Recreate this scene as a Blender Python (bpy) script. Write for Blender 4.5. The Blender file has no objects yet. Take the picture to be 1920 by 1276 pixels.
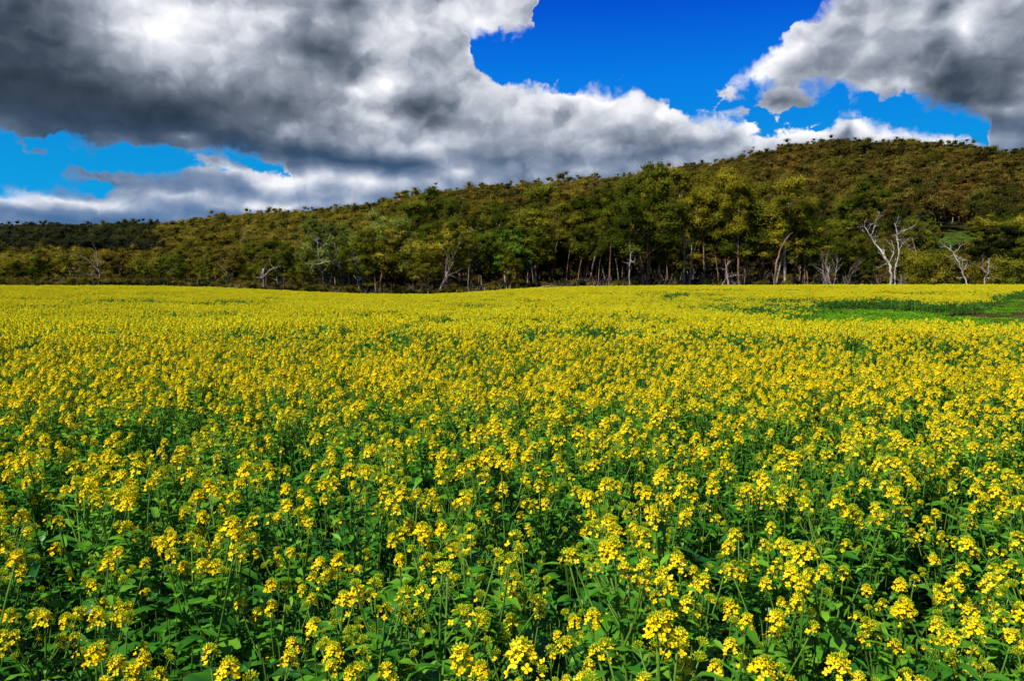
import bpy, math, random
import numpy as np
from mathutils import Vector, Matrix, Euler

SC = bpy.context.scene
COL = SC.collection
PI = math.pi
rad = math.radians

# ------------------------------------------------------------------ camera
F = 1493.0                       # focal length in photo pixels (1920 wide)
HOR = 548.0                      # photo row of the true horizon
CAMZ = 1.66
PITCH = math.atan((638.0 - HOR) / F)
cam = bpy.data.cameras.new('camera')
cam.sensor_width = 36.0
cam.lens = 36.0 * F / 1920.0
cam.clip_start = 0.05
cam.clip_end = 20000.0
camo = bpy.data.objects.new('camera', cam)
COL.objects.link(camo)
camo.location = (0, 0, CAMZ)
camo.rotation_euler = (PI / 2 - PITCH, 0, 0)
SC.camera = camo


def ray(px, py):
    """direction in the world of a place seen in the photo"""
    cx, cy = (px - 960.0) / F, (638.0 - py) / F
    c, s = math.cos(PITCH), math.sin(PITCH)
    return (cx, c + cy * s, -s + cy * c)


def azel(px, py):
    x, y, z = ray(px, py)
    return math.degrees(math.atan2(x, y)), math.degrees(math.atan2(z, math.hypot(x, y)))


def az_of(px, py=548.0):
    return azel(px, py)[0]


# ------------------------------------------------------------------ sun, view
SUN_EL, SUN_AZ = 50.0, -132.0        # degrees; azimuth from +Y towards +X
sx, sy, sz = (math.sin(rad(SUN_AZ)) * math.cos(rad(SUN_EL)),
              math.cos(rad(SUN_AZ)) * math.cos(rad(SUN_EL)), math.sin(rad(SUN_EL)))
sun = bpy.data.lights.new('sun', 'SUN')
sun.energy = 4.8
sun.angle = rad(0.6)
sun.color = (1.0, 0.93, 0.80)
suno = bpy.data.objects.new('sun', sun)
COL.objects.link(suno)
suno.rotation_euler = Vector((sx, sy, sz)).to_track_quat('Z', 'Y').to_euler()
SC.view_settings.view_transform = 'Standard'
SC.view_settings.look = 'None'
SC.view_settings.exposure = 0.6
SC.view_settings.gamma = 1.0
SC.cycles.max_bounces = 5
SC.cycles.diffuse_bounces = 2
SC.cycles.glossy_bounces = 2
SC.cycles.transmission_bounces = 3
SC.cycles.transparent_max_bounces = 4
SC.cycles.use_adaptive_sampling = True
SC.cycles.adaptive_threshold = 0.015


# ------------------------------------------------------------------ node helper
class NT:
    def __init__(self, tree):
        self.t = tree
        self.n = tree.nodes
        self.l = tree.links

    def put(self, sock, v):
        if v is None:
            return
        if isinstance(v, bpy.types.NodeSocket):
            self.l.new(v, sock)
        else:
            sock.default_value = v

    def math(self, op, a, b=None, c=None, clamp=False):
        m = self.n.new('ShaderNodeMath')
        m.operation = op
        m.use_clamp = clamp
        self.put(m.inputs[0], a)
        self.put(m.inputs[1], b)
        self.put(m.inputs[2], c)
        return m.outputs[0]

    def vmath(self, op, a, b=None, scale=None):
        m = self.n.new('ShaderNodeVectorMath')
        m.operation = op
        self.put(m.inputs[0], a)
        self.put(m.inputs[1], b)
        if scale is not None:
            self.put(m.inputs['Scale'], scale)
        return m.outputs['Value'] if op in ('LENGTH', 'DOT_PRODUCT') else m.outputs[0]

    def noise(self, vec, scale, detail=4, rough=0.5, lac=2.0, dist=0.0, dim='3D', typ='FBM'):
        m = self.n.new('ShaderNodeTexNoise')
        m.noise_dimensions = dim
        m.noise_type = typ
        m.inputs['Scale'].default_value = scale
        m.inputs['Detail'].default_value = detail
        m.inputs['Roughness'].default_value = rough
        m.inputs['Lacunarity'].default_value = lac
        m.inputs['Distortion'].default_value = dist
        self.put(m.inputs['Vector'], vec)
        return m

    def smooth(self, v, a, b, lo=0.0, hi=1.0, kind='SMOOTHSTEP'):
        m = self.n.new('ShaderNodeMapRange')
        m.interpolation_type = kind
        self.put(m.inputs[0], v)
        for i, q in zip((1, 2, 3, 4), (a, b, lo, hi)):
            self.put(m.inputs[i], q)
        return m.outputs[0]

    def mix(self, f, a, b, typ='RGBA', blend='MIX'):
        m = self.n.new('ShaderNodeMix')
        m.data_type = typ
        if typ == 'RGBA':
            m.blend_type = blend
            ia, ib, o = m.inputs[6], m.inputs[7], m.outputs[2]
        else:
            ia, ib, o = m.inputs[2], m.inputs[3], m.outputs[0]
        self.put(m.inputs[0], f)
        self.put(ia, a)
        self.put(ib, b)
        return o

    def ramp(self, v, stops, kind='LINEAR'):
        m = self.n.new('ShaderNodeValToRGB')
        m.color_ramp.interpolation = kind
        e = m.color_ramp.elements
        while len(e) < len(stops):
            e.new(0.5)
        for k, (p, c) in enumerate(stops):
            e[k].position = p
            e[k].color = (c[0], c[1], c[2], 1)
        self.put(m.inputs[0], v)
        return m.outputs[0]


def rgb(r, g, b):
    return (r, g, b, 1.0)


def srgb(r, g, b):
    f = lambda c: (c / 255 / 12.92) if c <= 10 else ((c / 255 + 0.055) / 1.055) ** 2.4
    return (f(r), f(g), f(b), 1.0)


# ------------------------------------------------------------------ sky and clouds
def make_world():
    w = bpy.data.worlds.new('World')
    SC.world = w
    w.use_nodes = True
    t = NT(w.node_tree)
    t.n.clear()
    out = t.n.new('ShaderNodeOutputWorld')
    bg = t.n.new('ShaderNodeBackground')
    t.l.new(bg.outputs[0], out.inputs[0])
    sky = t.n.new('ShaderNodeTexSky')
    sky.sky_type = 'NISHITA'
    sky.sun_disc = False
    sky.sun_elevation = rad(SUN_EL)
    sky.sun_rotation = rad(SUN_AZ)
    sky.air_density = 1.0
    sky.dust_density = 0.2
    sky.ozone_density = 3.0
    tc = t.n.new('ShaderNodeTexCoord')
    d = tc.outputs['Generated']
    sp = t.n.new('ShaderNodeSeparateXYZ')
    t.l.new(d, sp.inputs[0])
    X, Y, Z = sp.outputs
    az = t.math('MULTIPLY', t.math('ARCTAN2', X, Y), 180 / PI)
    el = t.math('MULTIPLY', t.math('ARCSINE', Z), 180 / PI)
    cb = t.n.new('ShaderNodeCombineXYZ')
    t.put(cb.inputs[0], az)
    t.put(cb.inputs[1], el)
    P0 = cb.outputs[0]
    # clear sky: deep blue overhead, cyan towards the horizon
    tint = t.ramp(t.math('DIVIDE', el, 30.0), [
        (0.0, (0.010, 0.42, 0.86)), (0.28, (0.005, 0.34, 0.80)), (0.48, (0.003, 0.24, 0.92)),
        (0.64, (0.002, 0.11, 0.80)), (0.82, (0.001, 0.055, 0.62)), (1.0, (0.001, 0.05, 0.55))])
    lum = t.n.new('ShaderNodeRGBToBW')
    t.l.new(sky.outputs[0], lum.inputs[0])
    skylum = t.math('MULTIPLY', lum.outputs[0], 0.12)
    blue = t.vmath('SCALE', tint, scale=t.smooth(skylum, 0.0, 1.0, 0.62, 1.0, 'LINEAR'))
    # domain warp
    wn = t.noise(P0, 0.20, 3, 0.5)
    wv = t.vmath('SUBTRACT', wn.outputs['Color'], (0.5, 0.5, 0.5))
    Pw = t.vmath('ADD', P0, t.vmath('MULTIPLY', wv, (3.4, 2.0, 0)))
    wn2 = t.noise(P0, 0.62, 4, 0.55)
    wv2 = t.vmath('SUBTRACT', wn2.outputs['Color'], (0.5, 0.5, 0.5))
    Pe = t.vmath('ADD', P0, t.vmath('MULTIPLY', wv2, (2.0, 1.5, 0)))
    sp2 = t.n.new('ShaderNodeSeparateXYZ')
    t.l.new(Pe, sp2.inputs[0])
    eaz, eel = sp2.outputs[0], sp2.outputs[1]

    def curve(pts):
        """height of a cloud edge over azimuth, in degrees"""
        m = t.n.new('ShaderNodeFloatCurve')
        c = m.mapping.curves[0]
        m.mapping.clip_min_y, m.mapping.clip_max_y = -5, 5
        q = []
        for (px, py) in pts:
            a_, e_ = azel(px, max(py, -900))
            q.append(((a_ + 60) / 120, (e_ + 10) / 60))
        while len(c.points) < len(q):
            c.points.new(0.5, 0.5)
        for p_, (u_, v_) in zip(c.points, q):
            p_.location = (u_, v_)
            p_.handle_type = 'VECTOR'
        m.mapping.update()
        t.put(m.inputs['Value'], t.math('MULTIPLY_ADD', eaz, 1 / 120, 0.5))
        return t.math('MULTIPLY_ADD', m.outputs[0], 60.0, -10.0)

    def field(items, P, start=0.0):
        acc = None
        for (px, py, rx, ry, rot, wgt) in items:
            a, e = azel(px, py)
            m = t.n.new('ShaderNodeMapping')
            m.vector_type = 'TEXTURE'
            t.l.new(P, m.inputs[0])
            m.inputs[1].default_value = (a, e, 0)
            m.inputs[2].default_value = (0, 0, rad(-rot))
            k = 57.3 / F
            m.inputs[3].default_value = (rx * k, ry * k, 1)
            g = t.n.new('ShaderNodeTexGradient')
            g.gradient_type = 'QUADRATIC_SPHERE'
            t.l.new(m.outputs[0], g.inputs[0])
            acc = t.math('MULTIPLY_ADD', g.outputs['Fac'], wgt, acc if acc is not None else start)
        return acc
    hole = None
    for top, bot in HOLES:
        hd = t.math('MINIMUM', t.math('SUBTRACT', curve(top), eel), t.math('SUBTRACT', eel, curve(bot)))
        hole = hd if hole is None else t.math('MAXIMUM', hole, hd)
    WISP = field(WISPS, Pe)
    # billows: heaped rounded lumps in several sizes, lit from the upper left
    asp = t.vmath('MULTIPLY', Pe, (1.0, 1.30, 1.0))

    def billow(P, scale, det, rough):
        v = t.n.new('ShaderNodeTexVoronoi')
        v.voronoi_dimensions = '2D'
        v.feature = 'F1'
        v.inputs['Scale'].default_value = scale
        v.inputs['Detail'].default_value = det
        v.inputs['Roughness'].default_value = rough
        v.inputs['Lacunarity'].default_value = 2.3
        t.put(v.inputs['Vector'], P)
        return t.math('SUBTRACT', 0.62, v.outputs['Distance'])

    def relief(P, det):
        n_ = t.noise(P, 0.19, det, 0.50, 2.1).outputs['Fac']
        b_ = billow(P, 0.21, det - 3, 0.45)
        return t.math('MULTIPLY_ADD', b_, 0.42, n_)
    h1 = relief(asp, 5)
    h2 = relief(t.vmath('ADD', asp, (-0.55, 0.80, 0.0)), 4)
    big1 = t.noise(asp, 0.10, 3, 0.45).outputs['Fac']
    # broken cloud in the rest of the sky
    rest = t.math('MAXIMUM', t.smooth(t.math('ABSOLUTE', az), 34.0, 44.0), t.smooth(el, 22.0, 32.0))
    hole = t.mix(rest, hole, t.math('MULTIPLY', t.math('SUBTRACT', 0.50, big1), 8.0), 'FLOAT')
    en = t.noise(asp, 0.75, 7, 0.60, 2.0)
    eb = billow(asp, 0.55, 2.0, 0.5)
    rag = t.math('MULTIPLY', t.math('SUBTRACT', en.outputs['Fac'], 0.5), 2.4)
    rag = t.math('ADD', rag, t.math('MULTIPLY', eb, 1.3))
    rag = t.math('SUBTRACT', rag, 0.30)
    rag = t.math('MULTIPLY', rag, t.smooth(hole, -2.5, 1.2, 0.2, 1.0))
    dens = t.math('SUBTRACT', rag, hole)
    dens = t.math('ADD', dens, WISP)
    soft = t.noise(P0, 0.22, 2, 0.5).outputs['Fac']
    alpha = t.smooth(dens, -0.08, t.smooth(soft, 0.38, 0.62, 0.30, 1.25))
    edge = t.smooth(dens, 0.1, 2.2, 1.0, 0.0)
    # light and dark
    bump = t.math('MULTIPLY', t.math('SUBTRACT', h1, h2), BUMP)
    L = field(LIGHT, Pw, 0.63)
    fine = t.noise(t.vmath('MULTIPLY', Pe, (1.0, 1.5, 1.0)), 0.42, 7, 0.55)
    fb = t.math('MULTIPLY', t.math('SUBTRACT', fine.outputs['Fac'], 0.5), 0.30)
    fb = t.math('ADD', fb, t.math('MULTIPLY', t.math('SUBTRACT', big1, 0.5), 0.35))
    amp = t.smooth(L, 0.0, 0.62, 0.40, 1.0)
    B = t.math('ADD', t.math('MAXIMUM', L, 0.12), t.math('MULTIPLY', t.math('ADD', bump, fb), amp))
    B = t.math('MULTIPLY_ADD', edge, 0.12, B)
    ccol = t.ramp(B, [(0.0, srgb(30, 42, 54)), (0.2, srgb(58, 70, 84)), (0.40, srgb(100, 110, 124)),
                      (0.6, srgb(150, 157, 170)), (0.8, srgb(204, 208, 217)), (1.0, srgb(246, 246, 249))])
    # distant cloud low over the horizon takes the blue of the air
    low = t.smooth(el, 4.0, 12.5, 0.66, 0.0)
    low = t.math('MULTIPLY', low, t.smooth(B, 0.55, 1.05, 1.0, 0.22))
    ccol = t.mix(low, ccol, srgb(62, 112, 165))
    skyc = t.mix(alpha, blue, ccol)
    # below the horizon: ground bounce
    gnd = t.smooth(el, -2.0, -0.5)
    skyc = t.mix(gnd, rgb(0.05, 0.06, 0.03), skyc)
    t.put(bg.inputs[0], skyc)
    bg.inputs[1].default_value = 0.74
    w.cycles.sampling_method = 'MANUAL'
    w.cycles.sample_map_resolution = 512


# clear gaps between the clouds: upper edge, lower edge, as places in the photo
HOLES = [
    ([(-700, 60), (840, 80), (872, 84), (905, 76), (965, 78), (1005, 66)]
     + [(1016, 60), (1022, -700), (2600, -700)],
     [(-700, -700), (860, -60), (880, 86), (915, 136), (1000, 150), (1130, 150), (1200, 158), (1240, 178), (1262, 196),
      (1330, 206), (1352, 196), (1362, 160), (1385, 122), (1420, 92), (1470, 62), (1520, 16), (1580, -30), (1760, -160), (2600, -400)]),
    ([(-700, 200), (-60, 255), (40, 268), (120, 276), (200, 290), (300, 292), (370, 304), (400, 308), (470, 306), (540, 318), (570, 600), (2600, 600)],
     [(-700, 352), (-60, 340), (60, 336), (150, 338), (215, 336), (250, 312), (300, 305), (380, 300), (460, 298), (540, 316), (2600, 316)]),
    ([(-700, 600), (1320, 600), (1345, 150), (1375, 172), (1450, 176), (1560, 182), (1650, 184), (1700, 200), (1780, 224),
      (1830, 246), (1855, 262), (1880, 600), (2600, 600)],
     [(-700, 200), (1320, 200), (1390, 212), (1420, 240), (1500, 232), (1556, 236), (1572, 200), (1612, 196), (1635, 216), (1680, 226),
      (1720, 230), (1760, 236), (1800, 246), (1850, 262), (2600, 262)]),
]
# (px, py, half width, half height, rotation, weight)
WISPS = [(1352, 170, 60, 22, 25, 3.0), (1318, 106, 40, 22, 30, 3.0), (1455, 194, 120, 38, 0, 3.6), (1375, 100, 26, 10, 20, 1.8),
         (180, 324, 120, 18, 0, 2.6), (60, 284, 140, 20, 0, 1.8), (400, 304, 70, 14, 0, 1.8), (60, 305, 70, 8, 0, 1.0)]
LIGHT = [
    (40, 200, 560, 230, 4, -0.62), (330, 215, 420, 110, 8, -0.36), (20, 20, 200, 120, 0, -0.36),
    (330, 50, 230, 130, 10, 0.42), (440, 20, 160, 80, 0, 0.22), (610, 95, 130, 70, 0, -0.42), (660, 10, 150, 50, 0, -0.30),
    (560, 40, 90, 70, 0, -0.10), (750, 50, 110, 110, 0, 0.34), (900, 40, 170, 90, 0, 0.32), (722, 152, 75, 46, 0, 0.60), (660, 158, 50, 26, 0, 0.35),
    (800, 205, 160, 60, 10, -0.30), (700, 228, 110, 50, 0, 0.36), (815, 265, 90, 46, 0, 0.34), (870, 150, 120, 60, 0, 0.12),
    (520, 190, 220, 70, 8, -0.26), (560, 230, 120, 40, 0, 0.14), (350, 256, 60, 24, 0, 0.35), (460, 275, 260, 46, 4, -0.32),
    (660, 300, 240, 40, 8, -0.46), (770, 310, 120, 26, 0, -0.30), (240, 250, 120, 30, 0, 0.10), (120, 262, 140, 26, 0, -0.15),
    (1120, 175, 330, 60, 4, 0.34), (1230, 215, 200, 50, 10, 0.22), (1000, 215, 160, 50, 0, 0.12), (1370, 240, 160, 40, 0, 0.26),
    (960, 300, 260, 46, 0, -0.22), (1140, 292, 240, 36, 0, -0.12), (1060, 240, 90, 34, 0, 0.16), (1270, 275, 160, 36, 0, -0.06),
    (1480, 245, 150, 34, 0, 0.50), (1610, 218, 60, 44, 0, 0.50), (1580, 235, 26, 40, 0, -0.40), (1690, 245, 110, 30, 0, 0.42), (1800, 262, 110, 26, 0, 0.42),
    (1800, 185, 230, 70, 20, -0.42), (1900, 120, 130, 90, 0, -0.40), (1780, 120, 110, 60, 20, -0.30), (1815, 55, 60, 70, 0, 0.50),
    (1660, 50, 150, 80, -20, 0.14), (1500, 90, 170, 46, -32, 0.34), (1600, 145, 170, 50, 8, -0.22), (1700, 155, 80, 40, 0, 0.28),
    (1420, 140, 90, 34, -30, 0.30), (1900, 230, 120, 40, 10, -0.20), (1890, 195, 70, 24, 10, 0.25), (1455, 195, 150, 50, 0, -0.32),
    (1880, 270, 120, 40, 0, -0.10), (1750, 20, 60, 40, 0, -0.25),
    (430, 318, 160, 34, 0, 0.42), (560, 338, 150, 36, 0, 0.36), (300, 312, 90, 20, 0, 0.25), (120, 372, 190, 22, 4, 0.42), (330, 366, 190, 24, 0, 0.38),
    (440, 350, 60, 22, 0, -0.20), (700, 345, 160, 36, 0, 0.36), (850, 320, 70, 26, 0, 0.42), (30, 352, 140, 14, 4, -0.25), (180, 338, 110, 14, 0, -0.35),
    (150, 412, 340, 16, 0, -0.22), (160, 385, 380, 40, 0, 0.18), (520, 385, 240, 18, 0, 0.28), (420, 400, 200, 16, 0, -0.20), (20, 385, 100, 24, 0, 0.35),
]
BUMP = 0.62
make_world()

# ------------------------------------------------------------------ names, labels
def tag(o, label=None, cat=None, group=None, kind=None):
    if label: o['label'] = label
    if cat: o['category'] = cat
    if group: o['group'] = group
    if kind: o['kind'] = kind
    return o


def empty(name, loc, rz=0.0, scl=1.0, tilt=(0, 0)):
    o = bpy.data.objects.new(name, None)
    o.empty_display_size = 0.2
    COL.objects.link(o)
    o.location = loc
    o.rotation_euler = (tilt[0], tilt[1], rz)
    o.scale = (scl, scl, scl) if not isinstance(scl, tuple) else scl
    return o


# ------------------------------------------------------------------ mesh builder
class MB:
    def __init__(self):
        self.v, self.f, self.m, self.c, self.n = [], [], [], [], 0

    def add(self, verts, faces, mat=0, tone=0.5):
        verts = np.asarray(verts, dtype=float).reshape(-1, 3)
        b = self.n
        self.v.append(verts)
        self.n += len(verts)
        for q in faces:
            self.f.append(tuple(int(i) + b for i in q))
        k = len(faces)
        self.m += [mat] * k
        self.c += ([tone] * k if np.isscalar(tone) else list(tone))

    def tube(self, pts, rads, n=5, mat=0, tone=0.5, cap=True):
        pts = np.asarray(pts, float)
        rads = np.asarray(rads, float)
        d = np.gradient(pts, axis=0)
        d /= np.maximum(np.linalg.norm(d, axis=1)[:, None], 1e-9)
        ref = np.array([0.31, 0.95, 0.07])
        a = np.cross(d, ref)
        a /= np.maximum(np.linalg.norm(a, axis=1)[:, None], 1e-9)
        b = np.cross(d, a)
        t = np.arange(n) * 2 * PI / n
        ring = (pts[:, None, :] + rads[:, None, None] *
                (np.cos(t)[None, :, None] * a[:, None, :] + np.sin(t)[None, :, None] * b[:, None, :]))
        v = ring.reshape(-1, 3)
        fs = []
        for i in range(len(pts) - 1):
            for j in range(n):
                k = (j + 1) % n
                fs.append((i * n + j, i * n + k, (i + 1) * n + k, (i + 1) * n + j))
        if cap:
            fs.append(tuple((len(pts) - 1) * n + j for j in range(n)))
        self.add(v, fs, mat, tone)

    def mesh(self, name, mats, only=None, smooth=()):
        v = np.concatenate(self.v) if self.v else np.zeros((0, 3))
        idx = range(len(self.f)) if only is None else [i for i, q in enumerate(self.m) if q in only]
        fs = [self.f[i] for i in idx]
        mi = [self.m[i] for i in idx]
        cs = [self.c[i] for i in idx]
        if only is not None:
            used = sorted({j for q in fs for j in q})
            mp = {j: k for k, j in enumerate(used)}
            v = v[used]
            fs = [tuple(mp[j] for j in q) for q in fs]
            order = sorted(only)
            mi = [order.index(q) for q in mi]
            mats = [mats[q] for q in order]
        me = bpy.data.meshes.new(name)
        me.from_pydata(v.tolist(), [], fs)
        for m in mats:
            me.materials.append(m)
        me.polygons.foreach_set('material_index', mi)
        at = me.attributes.new('tone', 'FLOAT', 'FACE')
        at.data.foreach_set('value', cs)
        if smooth:
            me.polygons.foreach_set('use_smooth', [(q in smooth) for q in mi])
        me.update()
        return me


def link(name, me, parent=None):
    o = bpy.data.objects.new(name, me)
    COL.objects.link(o)
    if parent is not None:
        o.parent = parent
    return o


# ------------------------------------------------------------------ lie of the land
def interp(px, pts):
    a = np.array(pts, float)
    return np.interp(px, a[:, 0], a[:, 1])


EDGE_Y = [(-900, 536), (0, 535.5), (300, 536.5), (400, 539), (500, 543.5), (600, 548), (700, 551), (800, 551.5), (860, 549.5),
          (920, 545), (1000, 540), (1100, 537), (1300, 535.5), (1600, 534.5), (1920, 534.5), (2800, 535)]
EDGE_D = [(-900, 120), (0, 118), (500, 112), (760, 108), (1000, 112), (1400, 116), (1920, 118), (2800, 122)]
SKY_Y = [(-900, 470), (-300, 438), (0, 427), (100, 423), (250, 420), (350, 417), (480, 404), (560, 396), (700, 380), (830, 360),
         (960, 338), (1000, 332), (1130, 328), (1230, 316), (1320, 298), (1400, 284), (1470, 272), (1600, 266), (1700, 268),
         (1800, 274), (1850, 279), (1920, 290), (2100, 320), (2400, 380), (2800, 420)]
RIDGE_D = [(-900, 700), (0, 680), (200, 640), (380, 500), (600, 440), (900, 430), (1300, 450), (1600, 480), (1920, 480), (2800, 500)]
FOOT_D = [(-900, 200), (0, 200), (500, 165), (900, 145), (1500, 140), (1700, 126), (1920, 126), (2800, 130)]
CROP = 0.92
TREE_H = 11.5


def px_of(az):
    az = np.clip(az, -rad(68), rad(68))
    return 960 + F * math.cos(PITCH) * np.tan(az)


def sstep(a, b, x):
    t = np.clip((x - a) / (b - a), 0, 1)
    return t * t * (3 - 2 * t)


def elang(px, py):
    cx, cy = (px - 960.0) / F, (638.0 - py) / F
    c, s = math.cos(PITCH), math.sin(PITCH)
    return (-s + cy * c) / np.hypot(cx, c + cy * s)      # tangent of the elevation


def swell(x, y):
    return (0.09 * np.sin(x * 0.31 + 1.3) * np.cos(y * 0.23 + 0.4) + 0.07 * np.sin(y * 0.47 + x * 0.13)
            + 0.05 * np.sin(x * 0.9 + y * 0.6))


def height(x, y):
    x = np.asarray(x, float)
    y = np.asarray(y, float)
    r = np.hypot(x, y)
    az = np.arctan2(x, y)
    px = px_of(az)
    front = sstep(rad(115), rad(70), np.abs(az))
    de = interp(px, EDGE_D)
    ze = CAMZ + elang(px, interp(px, EDGE_Y)) * de - CROP
    z = ze * sstep(24.0, 108.0, np.minimum(r, de) * 108.0 / de)
    d0 = interp(px, FOOT_D)
    dr = interp(px, RIDGE_D)
    zr = CAMZ + elang(px, interp(px, SKY_Y)) * dr - TREE_H
    t = (r - d0) / (dr - d0)
    tt = np.clip(t, 0, 1)
    rise = 0.75 * tt ** 1.25 + 0.25 * tt * tt * (3 - 2 * tt)
    # flatten off towards the ridge
    z = z + (zr - ze) * rise
    z = z - np.clip(t - 1.0, 0, None) * 25.0 * 1.0
    wob = 1.6 * np.sin(x * 0.021 + 0.7) * np.sin(y * 0.027) + 1.0 * np.sin(x * 0.06 + y * 0.04)
    z = z + wob * sstep(0, 0.3, t)
    z = z * front
    return z + swell(x, y) * sstep(2, 10, r) * (1 - sstep(60, 105, r) * 0.7)


def project(x, y, z):
    c, s = math.cos(PITCH), math.sin(PITCH)
    d = y * c - (z - CAMZ) * s
    u = y * s + (z - CAMZ) * c
    d = np.maximum(d, 1e-3)
    return 960 + F * x / d, 638 - F * u / d


def at(px, dist):
    a = math.atan2((px - 960.0) / F, math.cos(PITCH))
    x, y = dist * math.sin(a), dist * math.cos(a)
    return x, y, float(height(x, y))


def hgt_for(px, top, dist):
    """how tall a thing at that distance stands when its top is seen at row top"""
    x, y, z = at(px, dist)
    return CAMZ + float(elang(px, top)) * dist - z


# ------------------------------------------------------------------ materials
def new_mat(name):
    m = bpy.data.materials.new(name)
    m.use_nodes = True
    t = NT(m.node_tree)
    t.n.clear()
    out = t.n.new('ShaderNodeOutputMaterial')
    return m, t, out


def attr(t, name):
    a = t.n.new('ShaderNodeAttribute')
    a.attribute_name = name
    return a.outputs['Fac']


def leaf_mat(name, dark, mid, light, trans=0.38, gloss=0.0, rough=0.45):
    """foliage: each leaf clump and each plant has a tone of its own"""
    m, t, out = new_mat(name)
    oi = t.n.new('ShaderNodeObjectInfo')
    v = t.math('MULTIPLY_ADD', t.math('SUBTRACT', oi.outputs['Random'], 0.5), 0.35, attr(t, 'tone'), clamp=True)
    c = t.ramp(v, [(0.0, dark), (0.5, mid), (1.0, light)])
    d = t.n.new('ShaderNodeBsdfDiffuse')
    t.put(d.inputs[0], c)
    tr = t.n.new('ShaderNodeBsdfTranslucent')
    t.put(tr.inputs[0], t.mix(0.5, c, light + (1.0,) if len(light) == 3 else light))
    mx = t.n.new('ShaderNodeMixShader')
    mx.inputs[0].default_value = trans
    t.l.new(d.outputs[0], mx.inputs[1])
    t.l.new(tr.outputs[0], mx.inputs[2])
    res = mx.outputs[0]
    if gloss:
        g = t.n.new('ShaderNodeBsdfGlossy')
        g.inputs['Roughness'].default_value = rough
        g.inputs[0].default_value = (0.75, 0.9, 1.0, 1)
        fr = t.n.new('ShaderNodeLayerWeight')
        fr.inputs[0].default_value = 0.25
        m2 = t.n.new('ShaderNodeMixShader')
        t.put(m2.inputs[0], t.math('MULTIPLY_ADD', fr.outputs['Fresnel'], gloss, gloss * 0.35))
        t.l.new(res, m2.inputs[1])
        t.l.new(g.outputs[0], m2.inputs[2])
        res = m2.outputs[0]
    t.l.new(res, out.inputs[0])
    return m


def bark_mat(name, a, b, scale=3.0, stretch=0.25):
    m, t, out = new_mat(name)
    tc = t.n.new('ShaderNodeTexCoord')
    p = t.vmath('MULTIPLY', tc.outputs['Object'], (1, 1, stretch))
    n = t.noise(p, scale, 5, 0.6)
    oi = t.n.new('ShaderNodeObjectInfo')
    f = t.smooth(n.outputs['Fac'], 0.36, 0.64)
    f = t.math('ADD', f, t.math('MULTIPLY', t.math('SUBTRACT', attr(t, 'tone'), 0.5), 0.8), clamp=True)
    c = t.mix(f, a + (1,), b + (1,))
    d = t.n.new('ShaderNodeBsdfDiffuse')
    t.put(d.inputs[0], c)
    t.l.new(d.outputs[0], out.inputs[0])
    return m


def ground_mat():
    m, t, out = new_mat('field_soil')
    g = t.n.new('ShaderNodeNewGeometry')
    P = g.outputs['Position']
    n = t.noise(P, 1.4, 6, 0.65).outputs['Fac']
    n2 = t.noise(P, 0.25, 4, 0.6).outputs['Fac']
    soil = t.mix(t.smooth(n, 0.3, 0.7), rgb(0.020, 0.011, 0.006), rgb(0.075, 0.042, 0.022))
    grass = t.mix(t.smooth(n, 0.3, 0.7), rgb(0.018, 0.05, 0.008), rgb(0.07, 0.10, 0.015))
    c = t.mix(t.smooth(n2, 0.45, 0.6, 0.0, 0.55), soil, grass)
    d = t.n.new('ShaderNodeBsdfDiffuse')
    t.put(d.inputs[0], c)
    t.l.new(d.outputs[0], out.inputs[0])
    return m


def litter_mat():
    m, t, out = new_mat('woodland_floor')
    g = t.n.new('ShaderNodeNewGeometry')
    P = g.outputs['Position']
    n = t.noise(P, 0.5, 6, 0.65).outputs['Fac']
    n2 = t.noise(P, 0.05, 4, 0.6).outputs['Fac']
    a = t.mix(t.smooth(n, 0.3, 0.7), rgb(0.014, 0.010, 0.006), rgb(0.045, 0.028, 0.014))
    b = t.mix(t.smooth(n, 0.3, 0.7), rgb(0.010, 0.018, 0.004), rgb(0.035, 0.038, 0.009))
    c = t.mix(t.smooth(n2, 0.42, 0.58), a, b)
    d = t.n.new('ShaderNodeBsdfDiffuse')
    t.put(d.inputs[0], c)
    t.l.new(d.outputs[0], out.inputs[0])
    return m


def polar_sheet(name, r_list, az_list, mat, dz=0.0, closed=False):
    R, A = np.meshgrid(r_list, az_list, indexing='ij')
    X, Y = R * np.sin(A), R * np.cos(A)
    Z = height(X, Y) + dz
    v = np.stack([X, Y, Z], -1).reshape(-1, 3)
    n = len(az_list)
    f = []
    for i in range(len(r_list) - 1):
        for j in range(n if closed else n - 1):
            k = (j + 1) % n
            f.append((i * n + j, i * n + k, (i + 1) * n + k, (i + 1) * n + j))
    me = bpy.data.meshes.new(name)
    me.from_pydata(v.tolist(), [], f)
    me.materials.append(mat)
    me.polygons.foreach_set('use_smooth', [True] * len(f))
    me.update()
    o = link(name, me)
    return o


def make_land():
    az_all = np.concatenate([np.linspace(-PI, -0.75, 60, endpoint=False), np.linspace(-0.75, 0.75, 240, endpoint=False),
                             np.linspace(0.75, PI, 60, endpoint=False)])
    rs = np.concatenate([[0.05], np.linspace(0.6, 30, 50), np.linspace(32, 124, 47)])
    g = polar_sheet('field_ground', rs, az_all, ground_mat(), closed=True)
    g['kind'] = 'structure'
    rs2 = np.concatenate([np.linspace(124, 760, 110), [900, 1200, 2000, 4000, 9000]])
    h = polar_sheet('hillside', rs2, az_all, litter_mat(), closed=True)
    h['kind'] = 'structure'


make_land()


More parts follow.
